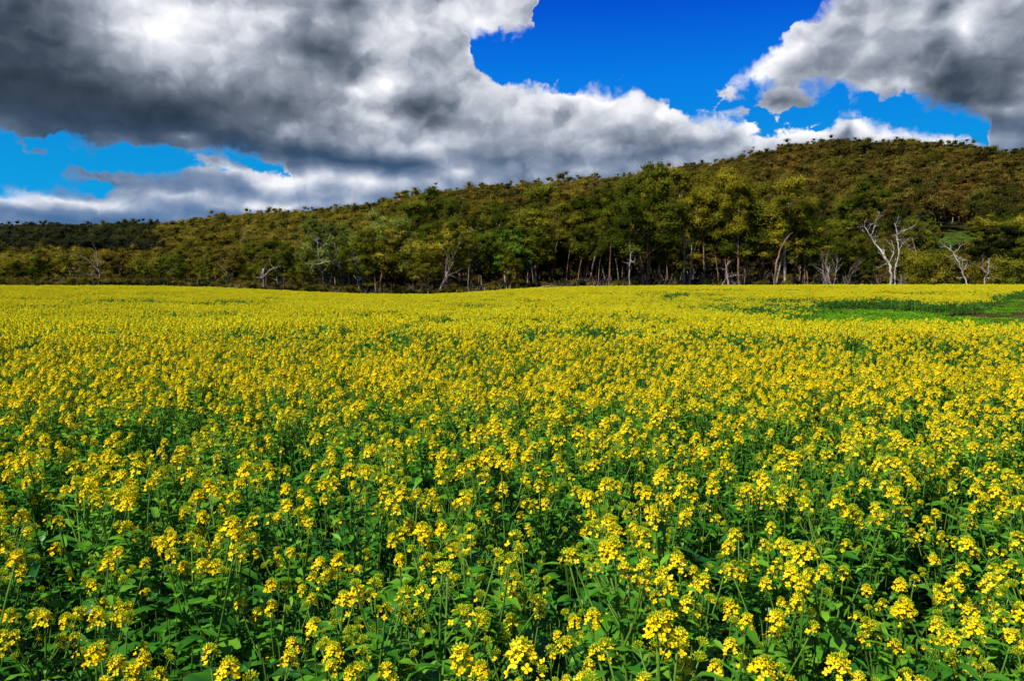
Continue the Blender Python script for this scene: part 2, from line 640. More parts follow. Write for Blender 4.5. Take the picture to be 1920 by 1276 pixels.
# ------------------------------------------------------------------ scatter of plants nobody could count
def scatter(name, pts, rz, scl, idx, protos, label, cat, tilt=None):
    me = bpy.data.meshes.new(name)
    me.from_pydata([tuple(p) for p in pts], [], [])
    a = me.attributes.new('rot', 'FLOAT_VECTOR', 'POINT')
    rv = np.zeros((len(pts), 3))
    rv[:, 2] = rz
    if tilt is not None:
        rv[:, :2] = tilt
    a.data.foreach_set('vector', rv.ravel())
    a = me.attributes.new('scl', 'FLOAT_VECTOR', 'POINT')
    s3 = np.asarray(scl, float)
    if s3.ndim == 1:
        s3 = np.repeat(s3[:, None], 3, 1)
    a.data.foreach_set('vector', s3.ravel())
    a = me.attributes.new('idx', 'INT', 'POINT')
    a.data.foreach_set('value', np.asarray(idx, int))
    o = link(name, me)
    col = bpy.data.collections.new(name + '_kinds')
    for p in protos:
        col.objects.link(p)
    order = sorted(range(len(protos)), key=lambda k: protos[k].name)
    rank = {k: i for i, k in enumerate(order)}
    a.data.foreach_set('value', np.array([rank[int(i)] for i in idx], int))
    ng = bpy.data.node_groups.new(name, 'GeometryNodeTree')
    ng.interface.new_socket('Geometry', in_out='INPUT', socket_type='NodeSocketGeometry')
    ng.interface.new_socket('Geometry', in_out='OUTPUT', socket_type='NodeSocketGeometry')
    N, Lk = ng.nodes, ng.links
    gi, go = N.new('NodeGroupInput'), N.new('NodeGroupOutput')
    iop = N.new('GeometryNodeInstanceOnPoints')
    ci = N.new('GeometryNodeCollectionInfo')
    ci.inputs['Collection'].default_value = col
    ci.inputs['Separate Children'].default_value = True
    ci.inputs['Reset Children'].default_value = True

    def named(n_, typ):
        q = N.new('GeometryNodeInputNamedAttribute')
        q.data_type = typ
        q.inputs[0].default_value = n_
        return q.outputs[0]
    Lk.new(gi.outputs[0], iop.inputs['Points'])
    Lk.new(ci.outputs[0], iop.inputs['Instance'])
    iop.inputs['Pick Instance'].default_value = True
    Lk.new(named('idx', 'INT'), iop.inputs['Instance Index'])
    er = N.new('FunctionNodeEulerToRotation')
    Lk.new(named('rot', 'FLOAT_VECTOR'), er.inputs[0])
    Lk.new(er.outputs[0], iop.inputs['Rotation'])
    Lk.new(named('scl', 'FLOAT_VECTOR'), iop.inputs['Scale'])
    Lk.new(iop.outputs[0], go.inputs[0])
    md = o.modifiers.new('scatter', 'NODES')
    md.node_group = ng
    tag(o, label, cat, kind='stuff')
    return o

# ------------------------------------------------------------------ trees
BARK = {
    'brown': bark_mat('brown_bark', (0.060, 0.036, 0.022), (0.28, 0.17, 0.10), 2.2),
    'red': bark_mat('red_brown_bark', (0.085, 0.038, 0.020), (0.38, 0.20, 0.11), 1.8),
    'pale': bark_mat('pale_gum_bark', (0.15, 0.115, 0.085), (0.46, 0.41, 0.35), 1.6),
    'black': bark_mat('dark_bark', (0.010, 0.008, 0.007), (0.045, 0.032, 0.024), 2.0),
    'dead': bark_mat('dead_wood', (0.11, 0.09, 0.078), (0.46, 0.42, 0.38), 2.6),
    'grey': bark_mat('grey_dead_wood', (0.08, 0.06, 0.05), (0.33, 0.27, 0.23), 2.6),
}
LEAF = {
    'dark': leaf_mat('dark_green_leaves', (0.022, 0.038, 0.004), (0.084, 0.105, 0.008), (0.216, 0.223, 0.019)),
    'olive': leaf_mat('olive_leaves', (0.043, 0.057, 0.005), (0.162, 0.159, 0.012), (0.365, 0.311, 0.027)),
    'yellow': leaf_mat('yellow_green_leaves', (0.057, 0.067, 0.005), (0.241, 0.218, 0.014), (0.460, 0.380, 0.032)),
    'green': leaf_mat('fresh_green_leaves', (0.017, 0.050, 0.005), (0.078, 0.162, 0.014), (0.216, 0.324, 0.036)),
    'rust': leaf_mat('rusty_leaves', (0.045, 0.030, 0.004), (0.180, 0.112, 0.012), (0.33, 0.205, 0.022)),
    'brown': leaf_mat('brown_green_leaves', (0.034, 0.032, 0.005), (0.120, 0.098, 0.011), (0.24, 0.18, 0.020)),
    'moss': leaf_mat('moss_green_leaves', (0.041, 0.065, 0.011), (0.142, 0.182, 0.024), (0.311, 0.338, 0.054)),
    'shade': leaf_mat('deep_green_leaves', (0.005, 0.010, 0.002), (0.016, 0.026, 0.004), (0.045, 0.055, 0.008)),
}


def unit(v):
    return v / max(1e-9, np.linalg.norm(v))


def limb_path(rng, p0, d0, length, n, wander, up):
    pts = [np.array(p0, float)]
    d = unit(np.array(d0, float))
    for i in range(n):
        d = unit(d + rng.normal(0, wander, 3) + np.array([0, 0, up]))
        pts.append(pts[-1] + d * length / n)
    return pts


def leaf_clump(m, rng, c, R, flat, count, size, mat=1, tone=0.5):
    """a dome of hanging leaves: many small faces through a flattened, ragged volume"""
    u = rng.normal(0, 1, (count, 3))
    u /= np.linalg.norm(u, axis=1)[:, None]
    u[:, 2] = np.where(u[:, 2] < -0.25, -u[:, 2] * 0.6, u[:, 2])
    rr = R * rng.uniform(0.35, 1.0, count) ** 0.5
    rr = rr * np.where(rng.random(count) > 0.84, 1.32, 1.0)
    lump = 1 + 0.34 * np.sin(u[:, 0] * 5 + c[0] * 3) * np.cos(u[:, 1] * 5 + c[1])
    p = c + u * (rr * lump)[:, None] * np.array([1, 1, flat])
    nrm = u * 1.0 + rng.normal(0, 0.38, (count, 3)) + np.array([0, 0, 0.30])
    nrm /= np.linalg.norm(nrm, axis=1)[:, None]
    a = np.cross(nrm, rng.normal(0, 1, (count, 3)))
    a /= np.maximum(np.linalg.norm(a, axis=1)[:, None], 1e-6)
    b = np.cross(nrm, a)
    L = size * rng.uniform(0.6, 1.35, count)[:, None]
    W = L * rng.uniform(0.28, 0.6, count)[:, None]
    v = np.stack([p - a * L * .5, p + b * W * .5 + a * L * .05, p + a * L * .5, p - b * W * .5 - a * L * .05], 1).reshape(-1, 3)
    f = np.arange(count * 4).reshape(-1, 4)
    tn = np.clip(tone + rng.normal(0, 0.13, count), 0, 1)
    m.add(v, f.tolist(), mat, tn.tolist())
    # added opaque heart; its darker tone paints the shade inside the clump
    k = 9
    w = rng.normal(0, 1, (k, 3))
    w /= np.linalg.norm(w, axis=1)[:, None]
    q = c + w * R * 0.30 * np.array([1, 1, flat])
    a = np.cross(w, rng.normal(0, 1, (k, 3)))
    a /= np.maximum(np.linalg.norm(a, axis=1)[:, None], 1e-6)
    b = np.cross(w, a)
    h = R * 0.42
    v = np.stack([q - a * h, q + b * h * 0.8, q + a * h, q - b * h * 0.8], 1).reshape(-1, 3)
    m.add(v, np.arange(k * 4).reshape(-1, 4).tolist(), mat, (np.clip(tone * 0.8 + rng.normal(0, 0.05, k), 0, 1)).tolist())


def gum_tree(seed, H=20.0, base=0.4, spread=4.0, limbs=12, clump=1.3, flat=0.62, per=170, leaf=0.34,
             trunk_r=0.24, stems=1, lean=0.05, droop=0.0, twigs=True, rise=0.9, topheavy=0.0):
    rng = np.random.default_rng(seed)
    m = MB()
    for s in range(stems):
        a0 = rng.uniform(0, 2 * PI)
        ln = lean * rng.uniform(0.5, 1.5) if stems == 1 else lean * rng.uniform(0.8, 1.8)
        if stems > 1:
            a0 = s * 2 * PI / stems + rng.uniform(-0.5, 0.5)
        d0 = np.array([math.cos(a0) * ln, math.sin(a0) * ln, 1.0])
        hs = H * (1.0 if s == 0 else rng.uniform(0.72, 0.95))
        n = 9
        tp = limb_path(rng, (0.12 * s * math.cos(a0), 0.12 * s * math.sin(a0), -0.3), d0, hs * 0.93, n, 0.055 + 0.03 * (stems > 1), 0.06)
        k = hs / max(tp[-1][2] + clump * flat, 0.1)
        tp = [q * np.array([1, 1, min(k, 1.15)]) for q in tp]
        if not twigs:
            tp[-1] = tp[-2] + (tp[-1] - tp[-2]) * 0.2
        tr = trunk_r * (1.0 if s == 0 else 0.75)
        rads = [tr * (1.28 if i == 0 else 1.0) * (1 - 0.88 * (i / n) ** 0.9) for i in range(n + 1)]
        nt = 10 if twigs else 8
        m.tube(tp[:nt], rads[:nt], 7, 0, rng.uniform(0.3, 0.7))
        tp = np.array(tp)
        nl = max(3, int(limbs / stems))
        for i in range(nl):
            t = base + ((0.97 if twigs else 0.80) - base) * ((i + rng.uniform(0.1, 0.9)) / nl) ** (1.0 - 0.35 * topheavy)
            fi = t * n
            q = tp[int(fi)] * (1 - fi % 1) + tp[min(n, int(fi) + 1)] * (fi % 1)
            ang = i * 2.4 + rng.uniform(-0.5, 0.5)
            sp = spread * (0.55 + 0.6 * math.sin(PI * min(1, (t - base) / (1.02 - base) * 0.8 + 0.2))) * rng.uniform(0.7, 1.2)
            el = rise * rng.uniform(0.7, 1.3)
            if not twigs:
                el *= 1.1 - 0.75 * t
                sp *= 1.0 + 0.3 * t
            d = np.array([math.cos(ang), math.sin(ang), el])
            lr = tr * 0.42 * (1 - 0.6 * t)
            lp = limb_path(rng, q, d, sp * math.hypot(1, el) * 0.8, 5, 0.17, 0.05 - droop)
            m.tube(lp, [lr * (1 - 0.75 * j / 5) for j in range(6)], 4, 0, rng.uniform(0.3, 0.8))
            tone = np.clip(rng.normal(0.5, 0.22), 0.05, 0.95)
            cr = clump * min(1.7, math.exp(rng.normal(0.0, 0.33)))
            leaf_clump(m, rng, lp[-1], cr, flat, int(per * (cr / clump) ** 2), leaf, 1, tone)
            for j in (2, 3, 4):
                if rng.random() < 0.62:
                    sd = unit(unit(lp[j] - lp[j - 1]) + rng.normal(0, 0.7, 3) + np.array([0, 0, 0.25]))
                    sl = cr * rng.uniform(0.9, 1.7)
                    spth = limb_path(rng, lp[j], sd, sl, 3, 0.2, 0.05)
                    if twigs:
                        m.tube(spth, [lr * 0.45 * (1 - 0.25 * j2) for j2 in range(4)], 3, 0, rng.uniform(0.4, 0.9))
                    c2 = cr * rng.uniform(0.55, 0.9)
                    leaf_clump(m, rng, spth[-1], c2, flat, int(per * (c2 / clump) ** 2), leaf, 1, np.clip(tone + rng.normal(0, 0.1), 0, 1))
        if twigs:
            leaf_clump(m, rng, tp[-1], clump * 0.9, flat * 1.1, int(per * 0.8), leaf, 1, 0.6)
        else:
            leaf_clump(m, rng, tp[7], clump * 1.25, flat * 0.9, int(per * 1.5), leaf, 1, 0.5)
    return m


def bush(seed, H=6.0, R=3.0, per=1500, leaf=0.3, lumps=14):
    rng = np.random.default_rng(seed)
    m = MB()
    for i in range(5):
        a = rng.uniform(0, 2 * PI)
        p = limb_path(rng, (0, 0, -0.2), (math.cos(a) * 0.5, math.sin(a) * 0.5, 1), H * 0.75, 5, 0.14, 0.05)
        m.tube(p, [0.10 * (1 - 0.16 * j) for j in range(6)], 5, 0, 0.4)
    for i in range(lumps):
        t = (i + 0.5) / lumps
        a = i * 2.4
        rr = R * 0.62 * math.sqrt(max(0, math.sin(PI * (0.12 + 0.8 * t)))) * rng.uniform(0.6, 1.15)
        c = np.array([math.cos(a) * rr, math.sin(a) * rr, H * (0.10 + 0.80 * t)])
        leaf_clump(m, rng, c, R * rng.uniform(0.36, 0.55), 0.95, per // lumps, leaf, 1, np.clip(rng.normal(0.5, 0.22), 0.05, 0.95))
    return m


def dead_branch(m, rng, p0, d0, length, r0, depth, wander=0.16, tone=0.6):
    n = 5
    pts = limb_path(rng, p0, d0, length, n, wander, 0.03)
    m.tube(pts, [r0 * (1 - 0.78 * j / n) for j in range(n + 1)], 5 if depth else 3, 0, tone)
    if depth <= 0:
        return
    for j in range(1, n + 1):
        for _ in range(2 if j > 2 else 1):
            if rng.random() < 0.72:
                dd = unit(unit(pts[j] - pts[j - 1]) + rng.normal(0, 0.62, 3) + np.array([0, 0, 0.12]))
                dead_branch(m, rng, pts[j], dd, length * rng.uniform(0.3, 0.55), r0 * (1 - 0.75 * j / n) * 0.65, depth - 1, wander, tone)


def dead_tree(seed, H=8.0, r=0.12, depth=2, stems=1, lean=0.15):
    rng = np.random.default_rng(seed)
    m = MB()
    for s in range(stems):
        a = rng.uniform(0, 2 * PI)
        dead_branch(m, rng, (0.25 * s * math.cos(a), 0.25 * s * math.sin(a), -0.3), (lean * math.cos(a), lean * math.sin(a), 1), H, r, depth)
    return m


def traced_dead(strokes, dist, seed, twig=0.5, thick=0.5):
    """dead tree whose limbs lean and fork as in the photo; strokes are (px, py, depth offset, radius) chains"""
    rng = np.random.default_rng(seed)
    m = MB()
    bx, by, bz = at(strokes[0][0][0], dist)
    a = math.atan2(bx, by)
    for st in strokes:
        pts, rd = [], []
        for (px, py, dd, r) in st:
            a_ = math.atan2((px - 960.0) / F, math.cos(PITCH))
            side = (px - strokes[0][0][0]) / F * dist
            z = CAMZ + float(elang(px, py)) * dist - bz
            pts.append((side * math.cos(a) + dd * math.sin(a), -side * math.sin(a) + dd * math.cos(a), z))
            rd.append(r)
        P, Rr = [], []
        for i in range(len(pts) - 1):                       # kinks and small wander between the marked places
            for k in range(3):
                t = k / 3
                P.append(np.array(pts[i]) * (1 - t) + np.array(pts[i + 1]) * t + (rng.normal(0, 0.05, 3) if k else 0))
                Rr.append(rd[i] * (1 - t) + rd[i + 1] * t)
        P.append(np.array(pts[-1])); Rr.append(rd[-1])
        m.tube(P, [q * thick for q in Rr], 6, 0, 0.75)
        for i in range(3, len(P)):
            if rng.random() < twig:
                dead_branch(m, rng, P[i], unit(rng.normal(0, 1, 3) + np.array([0, 0, 0.5])), rng.uniform(0.5, 1.7), Rr[i] * 0.45, 1, 0.2, 0.6)
    return m, (bx, by, bz)


GUMS = {
    'tall': [gum_tree(10 + i, H=20, base=0.42 + 0.06 * (i % 3), spread=3.0, limbs=19, clump=1.35, flat=0.95, per=190, leaf=0.30,
                      trunk_r=0.27, lean=0.04, rise=1.25) for i in range(6)],
    'slim': [gum_tree(30 + i, H=18, base=0.55, spread=1.9, limbs=13, clump=1.05, flat=1.0, per=160, leaf=0.28,
                      trunk_r=0.16, lean=0.05, rise=1.5) for i in range(3)],
    'spread': [gum_tree(40 + i, H=14, base=0.30, spread=6.0, limbs=32, clump=1.5, flat=0.80, per=230, leaf=0.28,
                        trunk_r=0.30, stems=3, lean=0.28, rise=0.55) for i in range(3)],
    'round': [gum_tree(50 + i, H=13, base=0.30, spread=3.7, limbs=20, clump=1.3, flat=0.85, per=200, leaf=0.28,
                       trunk_r=0.20, stems=1 + i % 2, lean=0.12, rise=0.8) for i in range(4)],
    'low': [gum_tree(60 + i, H=9, base=0.22, spread=3.0, limbs=17, clump=1.15, flat=0.85, per=180, leaf=0.26,
                     trunk_r=0.15, stems=1 + i % 2, lean=0.15, rise=0.8) for i in range(4)],
    'bush': [bush(70 + i, H=6.0, R=3.2, per=2600, leaf=0.26) for i in range(3)],
    'hill': [gum_tree(80 + i, H=10, base=0.30, spread=3.4, limbs=11, clump=1.75, flat=0.80, per=125, leaf=0.38,
                      trunk_r=0.16, stems=1 + (i % 2), lean=0.14, rise=1.15, twigs=False, topheavy=0.5) for i in range(5)],
}
KIND_H = {'tall': 20, 'slim': 18, 'spread': 14, 'round': 13, 'low': 9, 'bush': 6.0, 'hill': 10}
for k_, lst in GUMS.items():            # true height of each kind
    KIND_H[k_] = [float(np.concatenate(q.v)[:, 2].max()) for q in lst]
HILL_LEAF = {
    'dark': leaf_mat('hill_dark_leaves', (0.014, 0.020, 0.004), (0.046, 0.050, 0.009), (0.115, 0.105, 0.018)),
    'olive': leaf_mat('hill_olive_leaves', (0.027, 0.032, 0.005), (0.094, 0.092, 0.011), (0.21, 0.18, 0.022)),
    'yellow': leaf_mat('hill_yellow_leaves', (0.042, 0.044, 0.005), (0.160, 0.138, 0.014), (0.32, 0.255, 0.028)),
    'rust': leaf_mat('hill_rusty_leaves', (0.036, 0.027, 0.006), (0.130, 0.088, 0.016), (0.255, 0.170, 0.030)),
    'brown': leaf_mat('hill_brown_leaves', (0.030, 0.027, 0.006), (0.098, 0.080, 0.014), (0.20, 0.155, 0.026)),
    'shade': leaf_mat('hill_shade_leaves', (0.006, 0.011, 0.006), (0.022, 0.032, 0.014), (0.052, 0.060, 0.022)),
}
_mesh_cache = {}


def tree_meshes(kind, i, bark, leaf):
    key = (kind, i, bark, leaf)
    if key not in _mesh_cache:
        m = GUMS[kind][i]
        lm = (HILL_LEAF if kind == 'hill' else LEAF)[leaf]
        _mesh_cache[key] = (m.mesh('trunk', [BARK[bark], lm], only={0}, smooth={0}),
                            m.mesh('crown', [BARK[bark], lm], only={1}))
    return _mesh_cache[key]


def plant_tree(kind, i, bark, leaf, loc, H, rz, wide=1.0, name='gum_tree', label=None, cat='tree', group=None, top=None):
    i = i % len(GUMS[kind])
    s = H / KIND_H[kind][i]
    o = empty(name, loc, rz, (s * wide, s * wide, s))
    tr, cr = tree_meshes(kind, i, bark, leaf)
    link('trunk', tr, o)
    link('crown', cr, o)
    tag(o, label, cat, group)
    return o


rngT = np.random.default_rng(5)

# the trees that stand out along the far edge of the field: (px, top row, distance, kind, which, bark, leaf, wide, label)
FRONT = [
    (20, 474, 152, 'low', 0, 'brown', 'olive', 1.1, 'low olive gum tree at the left end of the field edge'),
    (78, 468, 156, 'low', 1, 'brown', 'dark', 1.1, 'low dark gum tree with twisting boughs, second from the left end'),
    (130, 470, 150, 'low', 2, 'pale', 'olive', 1.0, 'small olive gum tree directly left of the bare forked tree'),
    (228, 464, 154, 'low', 3, 'brown', 'brown', 1.2, 'brownish low gum tree directly right of the bare forked tree'),
    (288, 474, 150, 'bush', 0, 'brown', 'dark', 1.2, 'rounded dark green bushy tree behind the left hump of the field'),
    (345, 468, 152, 'low', 0, 'brown', 'dark', 1.2, 'low dark gum tree between the rounded bushy tree and the pale-limbed ones'),
    (398, 462, 146, 'low', 1, 'pale', 'dark', 1.1, 'low dark gum with pale upright stems where the hump begins to fall'),
    (440, 464, 140, 'low', 2, 'pale', 'brown', 1.1, 'low brownish gum tree with pale limbs, left of the broken stump'),
    (480, 452, 142, 'round', 0, 'brown', 'dark', 1.1, 'dark rounded gum tree right behind the broken dead stump'),
    (528, 448, 134, 'round', 1, 'pale', 'dark', 1.2, 'dark gum tree between the broken stump and the broad spreading tree'),
    (612, 402, 128, 'spread', 0, 'pale', 'moss', 1.0, 'broad spreading gum with pale leaning limbs, left one of the wide dome'),
    (668, 386, 130, 'spread', 1, 'pale', 'moss', 1.0, 'broad domed gum tree, the highest and middle one of the wide dome'),
    (735, 402, 126, 'spread', 2, 'black', 'moss', 0.85, 'spreading gum at the right side of the wide dome, above the dip in the field'),
    (845, 413, 122, 'round', 2, 'pale', 'yellow', 1.25, 'yellow-green gum with bare pale forks at the lowest dip of the field'),
    (912, 430, 124, 'round', 3, 'black', 'green', 1.0, 'small bright green gum tree between the yellow-green and the round green tree'),
    (975, 420, 120, 'round', 0, 'black', 'green', 1.3, 'full round bright green gum tree left of the fallen log'),
    (762, 376, 160, 'tall', 0, 'brown', 'dark', 1.2, 'dark gum tree rising behind the right shoulder of the wide dome'),
    (808, 352, 164, 'tall', 1, 'brown', 'dark', 1.1, 'dark gum tree whose small round top stands clear against the sky'),
    (862, 370, 160, 'tall', 2, 'brown', 'dark', 1.3, 'dark gum tree directly behind the yellow-green gum with pale forks'),
    (905, 366, 158, 'tall', 3, 'pale', 'brown', 1.2, 'brownish gum tree behind the small bright green one'),
    (948, 376, 146, 'tall', 4, 'pale', 'dark', 1.1, 'gum tree with a pale upper trunk behind the full round green tree'),
    (1005, 348, 142, 'tall', 0, 'brown', 'dark', 1.1, 'tall dark gum tree rising over the right side of the full round green tree'),
    (1035, 374, 128, 'slim', 0, 'brown', 'olive', 1.1, 'slender olive gum tree rising just above the fallen log'),
    (1064, 366, 130, 'slim', 1, 'black', 'dark', 1.3, 'very dark narrow gum tree, a black column just right of the fallen log'),
    (1102, 366, 128, 'slim', 2, 'pale', 'olive', 1.3, 'slender gum tree with a long bare grey trunk right of the dark column'),
    (1140, 352, 126, 'tall', 1, 'brown', 'dark', 0.9, 'tall dark gum tree between the bare grey trunk and the tallest stand'),
    (1180, 322, 130, 'tall', 2, 'pale', 'dark', 0.9, 'tall gum with a white-patched lower trunk at the left side of the tallest stand'),
    (1210, 312, 134, 'tall', 3, 'red', 'olive', 0.8, 'tall olive gum tree left of the thick red-brown trunk'),
    (1240, 304, 122, 'tall', 4, 'red', 'dark', 0.9, 'tallest gum tree with a thick straight red-brown trunk'),
    (1282, 312, 126, 'tall', 0, 'pale', 'olive', 0.85, 'tall olive gum with flaky pale trunk just right of the thick red-brown one'),
    (1318, 318, 124, 'tall', 1, 'red', 'olive', 0.85, 'tall olive gum midway between the red-brown trunk and the yellow-green crown'),
    (1352, 314, 128, 'tall', 2, 'brown', 'olive', 0.8, 'tall olive gum tree directly left of the bright yellow-green crown'),
    (1385, 318, 120, 'tall', 3, 'brown', 'yellow', 0.85, 'tall gum with a bright yellow-green sunlit crown, left of two'),
    (1420, 336, 124, 'tall', 4, 'brown', 'olive', 0.85, 'olive gum tree standing between the two yellow-green crowns'),
    (1470, 334, 120, 'tall', 0, 'pale', 'yellow', 1.1, 'gum with a bright yellow-green dome crown, right of two'),
    (1508, 372, 122, 'tall', 2, 'brown', 'olive', 1.0, 'olive gum tree at the right shoulder of the tall stand'),
    (1545, 408, 120, 'round', 1, 'grey', 'dark', 1.0, 'short dark gum tree where the tall stand ends at the grey dead thicket'),
    (1608, 342, 168, 'tall', 1, 'brown', 'dark', 1.3, 'dark green gum tree rising at the foot of the hill behind the grey thicket'),
    (1602, 428, 124, 'round', 2, 'red', 'brown', 0.9, 'reddish-stemmed gum tree directly left of the white forked dead tree'),
    (1632, 452, 122, 'round', 3, 'brown', 'dark', 0.8, 'small dark gum tree just behind the left limb of the white dead tree'),
    (1718, 470, 118, 'bush', 1, 'brown', 'olive', 0.9, 'olive-brown bush right of the white forked dead tree'),
    (1758, 462, 120, 'bush', 2, 'brown', 'olive', 1.25, 'large dense olive bush in front of the green clearing'),
    (1822, 492, 122, 'bush', 0, 'brown', 'brown', 1.0, 'low brownish bush between the large olive bush and the black-green tree'),
    (1868, 424, 134, 'round', 1, 'black', 'shade', 1.3, 'black-green round tree at the right of the green clearing'),
    (1905, 410, 138, 'round', 0, 'brown', 'dark', 1.4, 'dark gum tree at the right end of the field edge, behind the black-green tree'),
    (1896, 478, 118, 'bush', 1, 'brown', 'dark', 1.3, 'wide dark bush in the far right corner of the field edge'),
]
by_label = {}
for (px, top, dist, kind, i, bark, leaf, wide, label) in FRONT:
    by_label[label] = plant_tree(kind, i, bark, leaf, at(px, dist), hgt_for(px, top - (8 if kind == 'tall' else 4), dist), rngT.uniform(0, 6.28), wide,
               {'bush': 'bushy_tree'}.get(kind, 'gum_tree'), label, 'tree', 'trees along the far edge of the field')

# dead trees
def dead_thing(m, loc, mat, label, name='dead_tree', rz=0.0, H=None, group=None, cat='dead tree'):
    me = m.mesh(name, [BARK[mat]], smooth={0})
    o = link(name, me)
    o.location = loc
    o.rotation_euler = (0, 0, rz)
    tag(o, label, cat, group)
    return o


m, loc = traced_dead([
    [(1664, 536, 0, .30), (1668, 515, 0, .26), (1662, 492, 0, .22), (1652, 473, .2, .19), (1640, 456, .4, .16), (1632, 440, .5, .13), (1626, 428, .4, .09), (1624, 414, .4, .04)],
    [(1634, 442, .5, .12), (1640, 424, .3, .09), (1643, 410, 0, .06), (1646, 396, 0, .02)],
    [(1640, 424, .3, .07), (1637, 432, .2, .05), (1642, 412, .1, .02)],
    [(1663, 493, 0, .16), (1670, 475, -.4, .12), (1669, 462, -.5, .07), (1665, 450, -.6, .03)],
    [(1674, 536, .6, .20), (1672, 510, .5, .16), (1676, 486, .4, .14), (1678, 470, .3, .13), (1674, 450, .2, .13), (1674, 436, .2, .11), (1672, 426, .1, .08), (1670, 418, 0, .03)],
    [(1674, 440, .2, .10), (1684, 433, 0, .07), (1692, 428, -.2, .05), (1701, 422, -.2, .02)],
    [(1678, 470, .3, .07), (1682, 456, .5, .05), (1690, 448, .6, .02)],
], 116, 3, 0.6, 0.62)
dead_thing(m, loc, 'dead', 'big white forked dead tree with two tall bare limbs at the right')
m, loc = traced_dead([
    [(1810, 536, 0, .20), (1806, 520, 0, .17), (1800, 503, 0, .14), (1794, 487, 0, .12), (1789, 474, 0, .11)],
    [(1789, 475, 0, .10), (1782, 465, .3, .08), (1775, 461, .4, .06), (1768, 462, .4, .02)],
    [(1790, 474, 0, .09), (1797, 464, -.3, .07), (1802, 456, -.4, .02)],
    [(1792, 478, 0, .06), (1802, 488, -.5, .05), (1814, 489, -.6, .02)],
], 117, 4, 0.5)
dead_thing(m, loc, 'dead', 'smaller white dead tree leaning left with spread bare arms, right of the large olive bush')
m, loc = traced_dead([
    [(1843, 536, 0, .16), (1842, 522, 0, .13), (1848, 508, 0, .10), (1848, 494, 0, .07), (1846, 484, 0, .02)],
    [(1846, 512, 0, .07), (1838, 502, 0, .05), (1834, 500, 0, .02)],
], 118, 5, 0.8)
dead_thing(m, loc, 'dead', 'short crooked pale dead tree in front of the black-green tree')
m, loc = traced_dead([
    [(191, 536, 0, .22), (191, 520, 0, .19), (189, 504, 0, .17), (188, 490, 0, .13), (187, 470, 0, .05)],
    [(190, 508, 0, .12), (182, 498, .4, .10), (174, 487, .5, .08), (163, 478, .6, .03)],
    [(190, 524, 0, .10), (178, 517, -.3, .08), (166, 510, -.4, .06), (153, 507, -.4, .02)],
    [(189, 500, 0, .06), (184, 482, .2, .05), (186, 472, .3, .02)],
], 138, 6, 0.6)
dead_thing(m, loc, 'grey', 'bare forked dead tree with long limbs reaching left, near the left end')
m, loc = traced_dead([
    [(497, 546, 0, .18), (496, 530, 0, .17), (496, 516, 0, .15), (496, 503, 0, .10)],
    [(497, 518, 0, .11), (505, 508, -.3, .09), (514, 502, -.3, .08), (526, 498, -.4, .03)],
    [(496, 521, 0, .07), (486, 520, 0, .05), (480, 519, 0, .02)],
    [(514, 502, -.3, .06), (509, 494, -.2, .04), (508, 484, 0, .02)],
], 116, 7, 0.35)
dead_thing(m, loc, 'dead', 'broken pale dead stump with one crooked arm bent to the right')
m, loc = traced_dead([
    [(1450, 536, 0, .30), (1452, 500, 0, .26), (1458, 470, 0, .22), (1466, 452, 0, .17), (1474, 440, 0, .10), (1480, 436, 0, .03)],
    [(1462, 460, 0, .10), (1470, 470, .3, .05), (1478, 464, .3, .02)],
], 113, 8, 0.25)
dead_thing(m, loc, 'brown', 'long bare pale trunk curving right, under the right yellow-green crown')
m, loc = traced_dead([
    [(1366, 537, 0, .42), (1362, 520, 0, .20), (1360, 500, 0, .16), (1357, 486, 0, .05)],
    [(1352, 536, 0, .16), (1360, 522, 0, .12), (1366, 512, 0, .05)],
], 112, 9, 0.3)
dead_thing(m, loc, 'grey', 'splayed grey dead stump with a wide foot below the left yellow-green crown')
m, loc = traced_dead([
    [(1180, 537, 0, .20), (1179, 512, 0, .19), (1180, 494, 0, .22), (1181, 474, 0, .10), (1180, 462, 0, .03)],
    [(1180, 494, 0, .09), (1188, 489, 0, .06), (1190, 485, 0, .02)],
    [(1179, 494, 0, .08), (1170, 492, 0, .05), (1166, 490, 0, .02)],
], 113, 11, 0.3)
dead_thing(m, loc, 'grey', 'pale dead trunk with two short arms at the left of the tallest stand')
